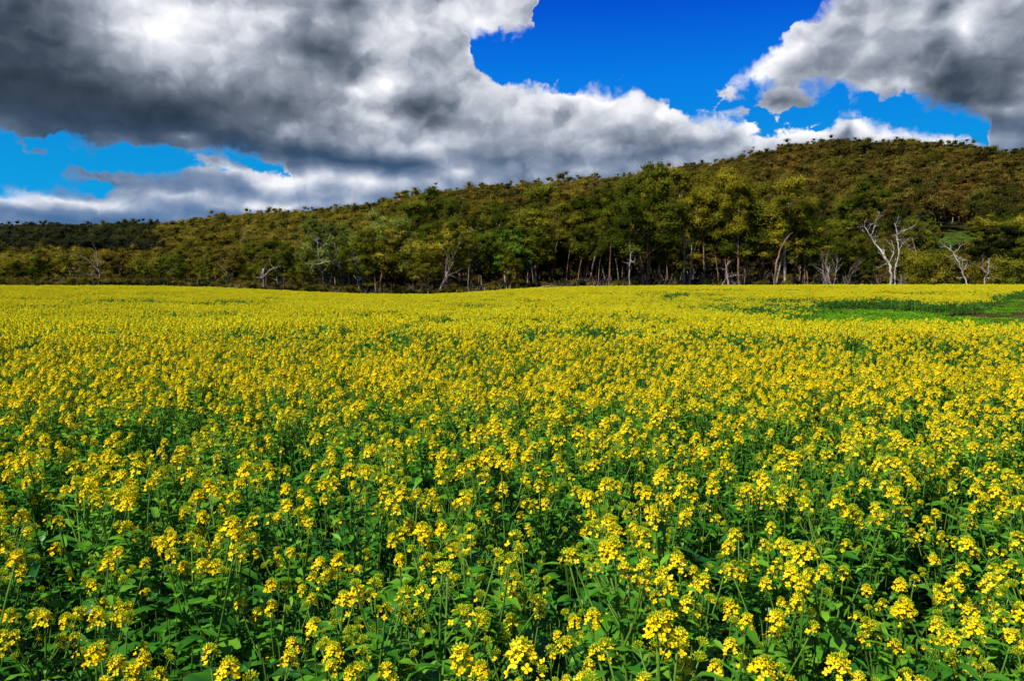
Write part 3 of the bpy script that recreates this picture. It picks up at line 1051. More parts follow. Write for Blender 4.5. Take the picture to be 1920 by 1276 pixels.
for (px, top, dist, mat, seed, label) in [
    (1562, 425, 116, 'grey', 21, 'tall twiggy grey dead tree, the highest in the thicket left of the white forked one'),
    (1540, 470, 113, 'grey', 22, 'low grey dead tree of fine twigs at the left side of the thicket'),
    (1585, 470, 114, 'grey', 23, 'low grey dead tree of fine twigs at the right side of the thicket'),
    (1700, 428, 132, 'grey', 24, 'thin grey dead tree rising behind the olive-brown bush, left of two'),
    (1728, 422, 136, 'grey', 25, 'thin pale dead tree rising over the olive-brown bush, right of two'),
    (1690, 500, 113, 'dead', 26, 'knee-high tangle of white dead branches at the foot of the white forked tree'),
    (1646, 500, 113, 'grey', 27, 'small grey dead tree left of the foot of the white forked tree'),
    (820, 462, 112, 'grey', 30, 'pale bare tree with crooked forks left of the yellow-green gum'),
    (930, 356, 175, 'dead', 31, 'white bare tree standing against the hillside above the small bright green gum'),
    (1110, 342, 200, 'dead', 32, 'white bare tree high on the slope left of the tallest stand'),
    (440, 396, 330, 'grey', 33, 'bare twiggy tree breaking the skyline left of the wide dome'),
    (722, 362, 330, 'grey', 34, 'bare forked tree breaking the skyline above the wide dome'),
    (1135, 512, 112, 'grey', 36, 'low leaning pale dead branch tree right of the fallen log'),
    (1840, 415, 160, 'grey', 38, 'grey bare tree at the edge of the green clearing'),
]:
    m = dead_tree(seed, 8.0, 0.13, 2, 2 if seed in (21, 22, 23, 26, 28, 35) else 1, 0.22)
    k_ = hgt_for(px, top, dist) / float(np.concatenate(m.v)[:, 2].max())
    o = dead_thing(m, at(px, dist), mat, label, rz=rngT.uniform(0, 6))
    o.scale = (k_, k_, k_)

# fallen log lying level on its broken limbs
m = MB()
p_ = [np.array(at(px, 113.0)) + np.array([0, 0, h_]) for px, h_ in ((1008, 0.95), (1020, 1.10), (1034, 1.18), (1048, 1.16))]
lo = p_[0].copy()
m.tube([q - lo for q in p_], [0.05, 0.07, 0.07, 0.04], 7, 0, 0.6)
m.tube([p_[1] - lo, p_[1] - lo + np.array([0.1, 0, -1.3])], [0.05, 0.06], 6, 0, 0.4)
m.tube([p_[3] - lo, p_[3] - lo + np.array([0.0, 0, -1.4])], [0.04, 0.05], 6, 0, 0.4)
dead_thing(m, tuple(lo), 'grey', 'thin pale fallen log lying level just above the flowers, under the slender olive gum', 'fallen_log', cat='log')


def posts():
    m = MB()
    m.tube([(0, 0, -0.3), (0.01, 0, 0.7), (0.02, 0.01, 1.40)], [0.06, 0.055, 0.05], 7, 0, 0.6)
    me = m.mesh('fence_post', [BARK['dead']])
    first = True
    for k, px in enumerate((803, 857, 909, 957)):
        o = link('fence_post', me)
        o.location = at(px, 109.0 + 0.5 * k)
        o.rotation_euler = (0, 0, k)
        tag(o, 'short pale wooden post at the field edge, ' + ('below the bare tree with crooked forks', 'below the yellow-green gum', 'below the small bright green gum', 'below the full round green tree')[k],
            'fence post', 'posts along the dip of the field edge')


posts()

# pale boughs that show in front of two of the crowns, parts of those trees
def boughs(owner, strokes, dist, bark, seed):
    m, loc = traced_dead(strokes, dist, seed, 0.3, 0.48)
    o = link('bough', m.mesh('bough', [BARK[bark]], smooth={0}), owner)
    bpy.context.view_layer.update()
    o.matrix_parent_inverse = owner.matrix_world.inverted()
    o.location = loc


dome = [o for l_, o in by_label.items() if l_.startswith('broad spreading gum with pale leaning')][0]
boughs(dome, [[(652, 549, 0, .42), (647, 525, -.5, .36), (640, 505, -1, .28)]], 123, 'black', 1)
boughs(dome, [[(640, 505, -1, .26), (626, 487, -2, .22), (610, 465, -3, .18), (596, 448, -3.5, .12), (585, 435, -4, .05)],
              [(640, 505, -1, .20), (636, 482, -2, .17), (630, 457, -3, .08)],
              [(640, 505, -1, .16), (622, 491, -2, .14), (600, 497, -3, .10), (580, 495, -3.5, .04)]], 123, 'pale', 2)
forked = [o for l_, o in by_label.items() if l_.startswith('yellow-green gum with bare pale forks')][0]
boughs(forked, [[(836, 549, 0, .26), (838, 520, -.3, .22), (842, 500, -.6, .18), (850, 482, -1.5, .15), (860, 462, -2.5, .10), (872, 445, -3, .04)],
                [(842, 500, -.6, .14), (838, 480, -1.5, .11), (832, 455, -2.2, .05)],
                [(850, 482, -1.5, .11), (846, 462, -2.3, .08), (840, 440, -3, .03)]], 120, 'pale', 3)

# rows behind the front ones: fill the edge wood
TOPS = [(-700, 470), (0, 470), (250, 468), (450, 455), (560, 430), (600, 412), (760, 385), (900, 375), (1000, 355), (1140, 345), (1200, 320),
        (1300, 312), (1400, 322), (1500, 355), (1550, 400), (1600, 430), (1700, 440), (1740, 462), (1850, 462), (1880, 420), (1920, 412), (2700, 430)]
ZONES = [(-9999, 420, 'left'), (420, 800, 'dome'), (800, 1120, 'dip'), (1120, 1560, 'tall'), (1560, 9999, 'right')]
ZTXT = {
    'left': 'low dark tree in the packed second row behind the left hump of the field',
    'dome': 'gum tree half hidden behind the wide spreading dome',
    'dip': 'thin-stemmed gum in the shady rows behind the lowest dip of the field',
    'tall': 'slender gum packed close among the tallest stand, mostly hidden by the ones in front',
    'right': 'small dark tree behind the dead thicket and bushes on the right',
}
CLEAR = lambda px, r: (1730 < px < 1850) and r > 128 and r < 236
FILL_PTS = []
rf = np.random.default_rng(11)
cand = 0
while len(FILL_PTS) < 165 and cand < 6000:
    cand += 1
    px = rf.uniform(-260, 2180)
    de = float(interp(px, EDGE_D))
    r = de + 5 + rf.random() ** 1.5 * 38 + (26 if px < 460 else 0)
    if CLEAR(px, r + 6) or (1716 < px < 1850 and r > 132):
        continue
    x, y, z = at(px, r)
    if any((x - q[0]) ** 2 + (y - q[1]) ** 2 < (3.2 if px > 800 and px < 1560 else 4.4) ** 2 for q in FILL_PTS):
        continue
    FILL_PTS.append((x, y, z, px, r))
for (x, y, z, px, r) in FILL_PTS:
    top = float(interp(px, TOPS)) + rf.uniform(14, 85) * (1.0 if px < 1560 else 0.6)
    H = CAMZ + float(elang(px, top)) * r - z
    H = max(H, 4.5)
    zone = [q[2] for q in ZONES if q[0] <= px < q[1]][0]
    if zone == 'left':
        kind, bark, leaf = rf.choice(['low', 'low', 'bush', 'round']), rf.choice(['brown', 'pale', 'brown']), rf.choice(['dark', 'olive', 'brown', 'dark'])
    elif zone == 'right':
        kind, bark, leaf = rf.choice(['round', 'bush', 'low']), 'brown', rf.choice(['dark', 'dark', 'brown', 'olive'])
    elif zone == 'dome':
        kind, bark, leaf = rf.choice(['round', 'tall', 'slim']), rf.choice(['brown', 'black', 'pale']), rf.choice(['dark', 'dark', 'olive'])
    else:
        kind, bark, leaf = rf.choice(['slim', 'tall', 'slim', 'round']), rf.choice(['brown', 'brown', 'red', 'pale', 'black']), rf.choice(['dark', 'dark', 'olive', 'dark'])
    plant_tree(str(kind), int(rf.integers(0, 5)), str(bark), str(leaf), (x, y, z), H, rf.uniform(0, 6.28), rf.uniform(0.85, 1.25),
               'bushy_tree' if kind == 'bush' else 'gum_tree', ZTXT[zone], 'tree', ZTXT[zone].replace('tree', 'trees', 1) if 'tree' in ZTXT[zone] else 'slender gums in the tallest stand')

# undergrowth: dark scrub and leaf litter under the edge wood
def scrub_kind(seed, dead):
    rng = np.random.default_rng(seed)
    m = MB()
    for i in range(14):
        a = rng.uniform(0, 6.28)
        p0 = np.array([rng.uniform(-1, 1), rng.uniform(-1, 1), -0.1])
        p = limb_path(rng, p0, (math.cos(a) * .5, math.sin(a) * .5, 1), rng.uniform(1.0, 3.4 if dead else 2.2), 4, 0.2, 0.0)
        m.tube(p, [0.035 * (1 - 0.2 * j) for j in range(5)], 3, 0, rng.uniform(0.2, 0.9))
        if not dead:
            leaf_clump(m, rng, p[-1], rng.uniform(0.5, 0.9), 0.8, 60, 0.22, 1, rng.uniform(0.2, 0.7))
            leaf_clump(m, rng, p[2], rng.uniform(0.4, 0.8), 0.8, 40, 0.22, 1, rng.uniform(0.1, 0.5))
    return m


def off_scene(name, me):
    return bpy.data.objects.new(name, me)


scr = [off_scene('scrub_a', scrub_kind(1, False).mesh('scrub', [BARK['brown'], LEAF['brown']])),
       off_scene('scrub_b', scrub_kind(2, False).mesh('scrub', [BARK['brown'], LEAF['dark']])),
       off_scene('scrub_c', scrub_kind(3, True).mesh('scrub', [BARK['grey'], LEAF['dark']])),
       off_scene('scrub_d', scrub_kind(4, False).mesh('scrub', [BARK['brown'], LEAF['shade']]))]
P_, S_, I_ = [], [], []
for k in range(4200):
    px = rf.uniform(-400, 2320)
    de = float(interp(px, EDGE_D))
    r = de + 2.5 + rf.random() ** 1.2 * 75
    if CLEAR(px, r) and r > 202:
        continue
    P_.append(at(px, r))
    s = rf.uniform(0.35, 0.85) + 0.012 * (r - de)
    S_.append(s)
    I_.append(int(rf.choice([0, 2, 2, 3, 2, 2] if 1000 < px < 1760 else [0, 2, 3, 0, 3, 2])))
scatter('undergrowth', P_, rf.uniform(0, 6.28, len(P_)), S_, I_, scr, 'dark tangled undergrowth of scrub and dead sticks below the trees', 'undergrowth')

# ------------------------------------------------------------------ wooded hill
HILL = []
rh = np.random.default_rng(77)
cell = {}
tries = 0
while tries < 26000:
    tries += 1
    px = rh.uniform(-420, 2360)
    d0, dr = float(interp(px, FOOT_D)), float(interp(px, RIDGE_D))
    lo_ = float(interp(px, EDGE_D)) + 40
    r = math.sqrt(rh.uniform(lo_ ** 2, (dr + 25) ** 2))
    if CLEAR(px, r):
        continue
    x, y, z = at(px, r)
    sp = 3.6 + rh.uniform(0, 3.2)
    cx_, cy_ = int(x // 6), int(y // 6)
    ok = True
    for i in (-1, 0, 1):
        for j in (-1, 0, 1):
            for q in cell.get((cx_ + i, cy_ + j), ()):
                if (q[0] - x) ** 2 + (q[1] - y) ** 2 < sp * sp:
                    ok = False
    if not ok:
        continue
    cell.setdefault((cx_, cy_), []).append((x, y))
    t = (r - d0) / (dr - d0)
    HILL.append((x, y, z, px, r, t))
HILL.sort(key=lambda q: q[4])


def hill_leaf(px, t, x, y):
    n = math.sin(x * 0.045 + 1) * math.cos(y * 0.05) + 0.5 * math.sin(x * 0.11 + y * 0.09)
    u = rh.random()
    if px < 300 and t > 0.3:  # far-left ridge: cloud shadow put into darker leaf colours
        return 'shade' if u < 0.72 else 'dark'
    if px < 820:
        return 'yellow' if u < 0.50 else ('olive' if u < 0.76 else ('rust' if u < 0.84 else 'dark'))
    if px < 1250:
        return 'olive' if u < 0.34 else ('brown' if u < 0.66 else ('rust' if u < 0.84 else ('yellow' if u < 0.92 else 'dark')))
    if t > 0.22:
        if t > 0.92:
            return 'brown' if u < 0.5 else 'dark'
        k = 0.30 + 0.18 * n
        return 'rust' if u < k else ('brown' if u < k + 0.34 else ('olive' if u < 0.88 else 'dark'))
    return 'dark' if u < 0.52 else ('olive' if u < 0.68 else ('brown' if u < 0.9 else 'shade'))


N_HILL = 70
vis = [q for q in HILL if -40 < q[3] < 1960 and not (q[4] < 170 and q[3] < 1560)]
single = vis[::1][:N_HILL]
sset = set(id(q) for q in single)
HTXT = [(-9999, 480, 'small gum on the lower left slope, its crown just above the low dark row'),
        (480, 1100, 'gum on the middle slope, its crown showing over the front trees'),
        (1100, 1600, 'gum on the hillside directly behind the tallest stand'),
        (1600, 9999, 'gum at the foot of the right hill, near the green clearing')]
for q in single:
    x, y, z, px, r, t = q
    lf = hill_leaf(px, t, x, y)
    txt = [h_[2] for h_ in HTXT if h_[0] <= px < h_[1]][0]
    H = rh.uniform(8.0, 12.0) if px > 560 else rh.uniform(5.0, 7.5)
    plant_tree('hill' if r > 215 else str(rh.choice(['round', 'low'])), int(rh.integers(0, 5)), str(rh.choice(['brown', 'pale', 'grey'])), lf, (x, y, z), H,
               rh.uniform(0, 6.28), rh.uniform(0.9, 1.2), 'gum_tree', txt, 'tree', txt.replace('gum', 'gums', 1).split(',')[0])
kinds, names = [], []
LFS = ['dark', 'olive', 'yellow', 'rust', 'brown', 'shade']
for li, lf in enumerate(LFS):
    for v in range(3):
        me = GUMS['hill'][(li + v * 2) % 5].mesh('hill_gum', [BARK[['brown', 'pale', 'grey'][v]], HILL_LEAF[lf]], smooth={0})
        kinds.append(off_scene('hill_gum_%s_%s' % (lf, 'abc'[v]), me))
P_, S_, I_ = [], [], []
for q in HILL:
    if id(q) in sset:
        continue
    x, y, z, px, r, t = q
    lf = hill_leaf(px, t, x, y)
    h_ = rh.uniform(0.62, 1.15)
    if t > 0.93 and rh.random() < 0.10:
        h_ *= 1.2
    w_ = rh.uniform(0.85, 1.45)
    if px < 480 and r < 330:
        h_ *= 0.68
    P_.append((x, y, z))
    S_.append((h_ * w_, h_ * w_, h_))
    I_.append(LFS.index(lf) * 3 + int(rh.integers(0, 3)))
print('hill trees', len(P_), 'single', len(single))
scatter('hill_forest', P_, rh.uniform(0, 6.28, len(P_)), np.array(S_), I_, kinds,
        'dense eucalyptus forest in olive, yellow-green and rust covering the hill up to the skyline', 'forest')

# the green clearing at the foot of the right hill
def clearing():
    pr = [(1716, 142), (1720, 236), (1862, 236), (1850, 150)]
    n, k_ = 24, 40
    v, f = [], []
    for i in range(k_):
        r = 196 + (242 - 196) * i / (k_ - 1)
        for j in range(n):
            px = 1712 + (1864 - 1712) * j / (n - 1)
            x, y, z = at(px, r + 2.0 * math.sin(j * 0.9))
            v.append((x, y, z + 0.05))
    for i in range(k_ - 1):
        for j in range(n - 1):
            f.append((i * n + j, i * n + j + 1, (i + 1) * n + j + 1, (i + 1) * n + j))
    m_, t, out = new_mat('meadow_grass')
    g = t.n.new('ShaderNodeNewGeometry')
    nz = t.noise(g.outputs['Position'], 0.6, 6, 0.7).outputs['Fac']
    d = t.n.new('ShaderNodeBsdfDiffuse')
    t.put(d.inputs[0], t.mix(t.smooth(nz, 0.42, 0.6), rgb(0.030, 0.030, 0.008), rgb(0.045, 0.11, 0.010)))
    t.l.new(d.outputs[0], out.inputs[0])
    me = bpy.data.meshes.new('grass_clearing')
    me.from_pydata(v, [], f)
    me.materials.append(m_)
    o = link('grass_clearing', me)
    o['kind'] = 'structure'


clearing()

# ------------------------------------------------------------------ canola
def petal_mat():
    m, t, out = new_mat('yellow_petals')
    oi = t.n.new('ShaderNodeObjectInfo')
    v = t.math('MULTIPLY_ADD', t.math('SUBTRACT', oi.outputs['Random'], 0.5), 0.3, attr(t, 'tone'), clamp=True)
    c = t.ramp(v, [(0.0, (0.72, 0.50, 0.003)), (0.5, (0.91, 0.67, 0.007)), (1.0, (0.96, 0.77, 0.03))])
    d = t.n.new('ShaderNodeBsdfDiffuse')
    t.put(d.inputs[0], c)
    tr = t.n.new('ShaderNodeBsdfTranslucent')
    t.put(tr.inputs[0], c)
    mx = t.n.new('ShaderNodeMixShader')
    mx.inputs[0].default_value = 0.30
    t.l.new(d.outputs[0], mx.inputs[1])
    t.l.new(tr.outputs[0], mx.inputs[2])
    t.l.new(mx.outputs[0], out.inputs[0])
    return m


STEM = leaf_mat('stem_green', (0.040, 0.100, 0.008), (0.085, 0.19, 0.018), (0.16, 0.28, 0.03), 0.1, 0.04, 0.5)
CLEAF = leaf_mat('canola_leaves', (0.012, 0.075, 0.012), (0.042, 0.185, 0.010), (0.16, 0.38, 0.022), 0.32, 0.045, 0.40)
BUD = leaf_mat('green_buds', (0.16, 0.26, 0.010), (0.34, 0.46, 0.016), (0.56, 0.62, 0.03), 0.25)
PETAL = petal_mat()
CM = [STEM, CLEAF, PETAL, BUD]


def frame_of(d):
    d = unit(np.asarray(d, float))
    a = np.cross(d, [0.0, 0.0, 1.0] if abs(d[2]) < 0.9 else [1.0, 0.0, 0.0])
    a = unit(a)
    return d, a, np.cross(d, a)


def flower(m, rng, c, d, R, tone, simple=0):
    d, a, b = frame_of(d)
    ph = rng.uniform(0, PI)
    if simple:
        s = R * 0.92
        v = [c + s * (math.cos(ph + k * PI / 2) * a + math.sin(ph + k * PI / 2) * b) + d * (R * 0.15) for k in range(4)]
        m.add(v, [(0, 1, 2, 3)], 2, tone)
        return
    V, Fc = [], []
    for k in range(4):
        t0 = ph + k * PI / 2 + rng.uniform(-0.10, 0.10)
        e = math.cos(t0) * a + math.sin(t0) * b
        f = -math.sin(t0) * a + math.cos(t0) * b
        cup = rng.uniform(0.05, 0.45)
        w = R * 0.40
        pts = [(0.10, -0.12), (0.10, 0.12), (0.55, 1.0), (0.95, 0.62), (1.02, 0.0), (0.95, -0.62), (0.55, -1.0)]
        for (r_, s_) in pts:
            V.append(c + e * R * r_ + f * w * s_ + d * R * (cup * r_ * r_ - 0.10 * (abs(s_) > 0.5)))
        o = k * 7
        Fc += [(o, o + 6, o + 2, o + 1), (o + 6, o + 5, o + 4, o + 3, o + 2)]
    m.add(V, Fc, 2, tone)
    # green-gold centre
    V = [c + d * R * 0.22] + [c + R * 0.13 * (math.cos(q) * a + math.sin(q) * b) + d * R * 0.05 for q in (0, 2.1, 4.2)]
    m.add(V, [(0, 1, 2), (0, 2, 3), (0, 3, 1)], 3, 0.9)


def bud(m, c, d, L, w, tone):
    d, a, b = frame_of(d)
    V = [c] + [c + d * L * 0.5 + w * (math.cos(q) * a + math.sin(q) * b) for q in (0, 1.57, 3.14, 4.71)] + [c + d * L]
    m.add(V, [(0, 1, 2), (0, 2, 3), (0, 3, 4), (0, 4, 1), (5, 2, 1), (5, 3, 2), (5, 4, 3), (5, 1, 4)], 3, tone)


def raceme(m, rng, tip, d, nfl, size=1.0, simple=0):
    """a head of the crop: tight buds on top, a ring of open four-petalled flowers on stalks below"""
    tip = np.asarray(tip, float)
    d, a, b = frame_of(d)
    nb = (26 if not simple else 3)
    if not simple:
        m.tube([tip - d * 0.085 * size, tip - d * 0.04 * size, tip - d * 0.004], [0.0016, 0.0015, 0.0012], 4, 0, 0.7)
    for i in range(nb):
        r = math.sqrt((i + 0.5) / nb)
        q = i * 2.4
        e = math.cos(q) * a + math.sin(q) * b
        p = tip + (e * r * 0.015 + d * (0.006 - 0.012 * r * r)) * size
        if simple:
            bud(m, p - d * 0.01, unit(d + e * r), 0.022 * size, 0.012 * size, rng.uniform(0.3, 0.9))
        else:
            m.tube([tip - d * 0.014 * size, p], [0.0008, 0.0008], 3, 3, 0.4, cap=False)
            bud(m, p, unit(d * 1.0 + e * r * 1.1), 0.0085 * size, 0.0023 * size, rng.uniform(0.2, 0.95))
    for i in range(nfl):
        t = (i + 0.5) / max(nfl, 1)
        q = i * 2.4 + rng.uniform(-0.4, 0.4)
        e = math.cos(q) * a + math.sin(q) * b
        root = tip - d * (0.008 + 0.034 * t) * size
        out = unit(e + d * (1.05 - 1.0 * t + rng.uniform(-0.2, 0.2)))
        L = (0.013 + 0.013 * t) * size * rng.uniform(0.85, 1.15)
        p = root + out * L + d * 0.003
        if not simple:
            m.tube([root, root + out * L * 0.6 + e * 0.001, p], [0.0008, 0.0008, 0.0009], 3, 0, 0.8, cap=False)
        face = unit(out * 0.9 + d * rng.uniform(0.2, 0.9) + rng.normal(0, 0.18, 3))
        flower(m, rng, p, face, rng.uniform(0.0080, 0.0106) * size * (1.35 if simple else 1), np.clip(rng.normal(0.36 if simple else 0.55, 0.18), 0, 1), simple)
    if not simple:                                  # young pods below the flowers
        for i in range(rng.integers(0, 6)):
            q = rng.uniform(0, 6.28)
            e = math.cos(q) * a + math.sin(q) * b
            root = tip - d * (0.055 + 0.005 * i) * size
            m.tube([root, root + e * 0.012 + d * 0.006, root + e * 0.020 + d * 0.026], [0.0008, 0.001, 0.0005], 3, 0, 0.7, cap=False)


def leaf_blade(m, rng, p, out, L, W, tone, droop=0.5, nu=6, lobed=True):
    """a wavy lobed leaf on a short stalk"""
    out = unit(np.asarray(out, float))
    side = unit(np.cross(out, [0, 0, 1.0]) + rng.normal(0, 0.15, 3))
    up0 = np.cross(side, out)
    V = []
    cols = (-1.0, -0.5, 0.0, 0.5, 1.0)
    pos = np.array(p, float)
    d = out.copy()
    ph = rng.uniform(0, 6.28)
    curl = rng.uniform(0.15, 0.6)
    for i in range(nu + 1):
        t = i / nu
        w = W * (0.10 + 0.90 * math.sin(PI * min(1, t * 0.86 + 0.10)) ** 0.8) * (1 - 0.82 * max(0, t - 0.72) / 0.28)
        if lobed:
            w *= 1 + 0.30 * math.sin(i * 2.7 + ph)
        up = np.cross(side, d)
        for s in cols:
            ruff = 0.10 * W * math.sin(i * 2.1 + s * 2.0 + ph) * abs(s)
            V.append(pos + side * w * s * 0.5 + up * (curl * abs(s) ** 1.5 * w * 0.3 + ruff))
        d = unit(d + np.array([0, 0, -droop * 1.7 / nu]) + rng.normal(0, 0.03, 3))
        pos = pos + d * L / nu
    k = len(cols)
    Fc = [(i * k + j, i * k + j + 1, (i + 1) * k + j + 1, (i + 1) * k + j) for i in range(nu) for j in range(k - 1)]
    m.add(V, Fc, 1, tone)


def canola_plant(seed, H=0.92, branches=4, flowers=15, nleaves=13, bloom=1.0):
    """returns separate builders: stem, leaves and one for each flower head"""
    rng = np.random.default_rng(seed)
    st, lv, heads = MB(), MB(), []
    d0 = np.array([rng.normal(0, 0.06), rng.normal(0, 0.06), 1])
    tp = limb_path(rng, (0, 0, -0.05), d0, H, 8, 0.035, 0.05)
    tp = [q * np.array([1, 1, H / tp[-1][2]]) for q in tp]
    st.tube(tp, [0.0075 - 0.0006 * i for i in range(9)], 6, 0, 0.45)
    h = MB()
    raceme(h, rng, tp[-1], tp[-1] - tp[-2], int(flowers * rng.uniform(0.8, 1.3) * bloom), rng.uniform(1.0, 1.2))
    heads.append(h)
    for i in range(branches):
        t = 0.42 + 0.40 * (i + rng.uniform(0, 0.8)) / branches
        fi = t * 8
        q = tp[int(fi)] * (1 - fi % 1) + tp[int(fi) + 1] * (fi % 1)
        a = i * 2.4 + rng.uniform(-0.5, 0.5)
        top = H * rng.uniform(0.80, 0.99)
        L = (top - q[2]) * 1.08
        sp = rng.uniform(0.28, 0.55)
        bp = limb_path(rng, q, (math.cos(a) * sp * 1.4, math.sin(a) * sp * 1.4, 1), max(L, 0.12), 5, 0.05, 0.13)
        st.tube(bp, [0.0042 - 0.0004 * j for j in range(6)], 5, 0, 0.55)
        h = MB()
        raceme(h, rng, bp[-1], bp[-1] - bp[-2], int(flowers * rng.uniform(0.35, 1.15) * bloom), rng.uniform(0.8, 1.05))
        heads.append(h)
        leaf_blade(lv, rng, q, (math.cos(a), math.sin(a), 0.5), rng.uniform(0.06, 0.11), rng.uniform(0.022, 0.040), rng.uniform(0.3, 0.8), 0.4, 4)
        for j in (2, 3):
            a2 = a + rng.uniform(1, 5)
            leaf_blade(lv, rng, bp[j], (math.cos(a2), math.sin(a2), 0.7), rng.uniform(0.035, 0.08), rng.uniform(0.012, 0.028), rng.uniform(0.4, 0.95), 0.3, 4)
    for i in range(7):                              # green side shoots still in bud
        t = rng.uniform(0.35, 0.80)
        fi = t * 8
        q = tp[int(fi)] * (1 - fi % 1) + tp[int(fi) + 1] * (fi % 1)
        a = i * 1.9 + rng.uniform(-0.5, 0.5)
        bp = limb_path(rng, q, (math.cos(a) * 0.8, math.sin(a) * 0.8, 1), rng.uniform(0.12, 0.26), 4, 0.06, 0.12)
        st.tube(bp, [0.0028 - 0.0003 * j for j in range(5)], 4, 0, 0.6)
        h = MB()
        raceme(h, rng, bp[-1], bp[-1] - bp[-2], int(rng.integers(0, 4) * min(bloom, 1)), rng.uniform(0.7, 0.95))
        heads.append(h)
        for j in (1, 2, 3):
            a2 = a + rng.uniform(0, 6.28)
            leaf_blade(lv, rng, bp[j], (math.cos(a2), math.sin(a2), 0.6), rng.uniform(0.05, 0.10), rng.uniform(0.018, 0.036), rng.uniform(0.4, 0.95), 0.4, 4)
    for i in range(nleaves):
        t = (i + 0.5) / nleaves
        z = 0.06 + 0.78 * t
        fi = z * 8
        q = tp[int(fi)] * (1 - fi % 1) + tp[int(fi) + 1] * (fi % 1)
        a = i * 2.4 + rng.uniform(-0.4, 0.4)
        L = (0.150 - 0.085 * t) * rng.uniform(0.6, 1.25)
        W = L * rng.uniform(0.28, 0.44)
        leaf_blade(lv, rng, q, (math.cos(a), math.sin(a), rng.uniform(0.3, 1.0)), L, W, np.clip(rng.normal(0.30 + 0.4 * t, 0.15), 0, 1), rng.uniform(0.5, 1.1))
    return st, lv, heads


def merged(parts):
    m = MB()
    for p in parts:
        b = m.n
        m.v += p.v
        m.n += p.n
        m.f += [tuple(i + b for i in q) for q in p.f]
        m.m += p.m
        m.c += p.c
    return m


rc = np.random.default_rng(3)
VAR = []
for i in range(16):
    VAR.append(canola_plant(200 + i, H=0.90 * (0.93 + 0.012 * i % 0.12), branches=5 + i % 3, flowers=20, nleaves=26 + i % 6,
                            bloom=[1.1, 0.42, 0.95, 0.22][i % 4]))
RICH = [canola_plant(260 + i, H=0.92, branches=7, flowers=22, nleaves=12, bloom=1.25) for i in range(8)]
GREENV = [canola_plant(300 + i, H=0.72, branches=3, flowers=3, nleaves=22, bloom=0.3) for i in range(4)]


# ---- where the crop grows: thin places, furrows and the bare green swale on the right
def inpoly(px, py, poly):
    c = np.zeros(np.shape(px), bool)
    n = len(poly)
    for i in range(n):
        x1, y1 = poly[i]
        x2, y2 = poly[(i + 1) % n]
        hit = ((y1 > py) != (y2 > py)) & (px < (x2 - x1) * (py - y1) / (y2 - y1 + 1e-12) + x1)
        c ^= hit
    return c


NEAR_LIM = [(1180, 566), (1300, 580), (1400, 590), (1480, 595), (1560, 600), (1640, 604), (1760, 607), (1920, 611), (2100, 616), (2700, 622)]
FAR_LIM = [(1180, 561), (1300, 566), (1400, 570), (1560, 573), (1700, 577), (1800, 584), (1850, 572), (1880, 560), (1920, 550), (2100, 548), (2700, 548)]


def swale(x, y, z):
    """inside the flowerless hollow on the right"""
    px1, py1 = project(x, y, z + 0.90)
    px2, py2 = project(x, y, z + 0.38)
    w = 1.5 * np.sin(x * 0.7) + 1.0 * np.sin(x * 1.9 + y)
    return (px1 > 1230) & (py1 < interp(px1, NEAR_LIM) + w * 0.6) & (py2 > interp(px2, FAR_LIM) + w * 0.5)


def bare(x, y, z):
    px, py = project(x, y, z + 0.1)
    k = np.sin(x * 0.9 + 0.5 * y) + 0.6 * np.sin(x * 2.3 - y * 1.1)
    return (px > 1770) & (px < 2600) & (py > 588 + 2.0 * k) & (py < 598 + 2.0 * k)


def thin(x, y):
    """0..1, how thin the crop stands"""
    r = np.hypot(x, y)
    f = (np.sin(y * 1.15 + 0.35 * np.sin(x * 0.35)) * 0.5 + 0.5) ** 3
    g = 0.5 + 0.5 * np.sin(x * 0.21 + 2.0 * np.sin(y * 0.11)) * np.cos(y * 0.33 + x * 0.05)
    return np.clip(f * 0.75 * g + 0.25 * (np.sin(x * 1.7 + 1.1 * np.sin(y * 1.3)) > 0.75), 0, 1) * sstep(4, 12, r)


def wedge(r0, r1, dens, rng, half=0.80):
    n = int(half * (r1 * r1 - r0 * r0) * dens)
    r = np.sqrt(rng.uniform(r0 * r0, r1 * r1, n))
    a = rng.uniform(-half, half, n)
    return r * np.sin(a), r * np.cos(a)


def relax(x, y, dmin):
    """drop points that stand too close together"""
    grid, keep = {}, []
    for i in range(len(x)):
        k = (int(x[i] // dmin), int(y[i] // dmin))
        if any((x[j] - x[i]) ** 2 + (y[j] - y[i]) ** 2 < dmin * dmin for a in (-1, 0, 1) for b in (-1, 0, 1) for j in grid.get((k[0] + a, k[1] + b), ())):
            continue
        grid.setdefault(k, []).append(i)
        keep.append(i)
    return np.array(keep)


# the nearest plants, each a thing of its own
x, y = wedge(0.95, 9.0, 42, rc, 0.82)
kp = relax(x, y, 0.182)
x, y = x[kp], y[kp]
r_ = np.hypot(x, y)
o_ = np.argsort(r_)
x, y, r_ = x[o_], y[o_], r_[o_]
infr = np.abs(x) < y * 0.66 + 0.12
vis_i = [i for i in range(len(x)) if infr[i] and r_[i] > 1.15][:296]
R_NEAR = r_[vis_i[-1]]
print('near canola radius', R_NEAR, len(vis_i), 'density', len(x) / (0.82 * (81 - 0.9)))
VM = []
for st, lv, hd in VAR:
    VM.append((st.mesh('stem', CM, only={0}, smooth={0}), lv.mesh('foliage', CM, only={1}, smooth={0}), [h.mesh('flower_head', CM) for h in hd]))
BANDS = ['in the nearest row at the bottom of the picture', 'in the second band of plants from the bottom', 'in the third band back, just before single plants merge']
cuts = [R_NEAR * 0.52, R_NEAR * 0.78]
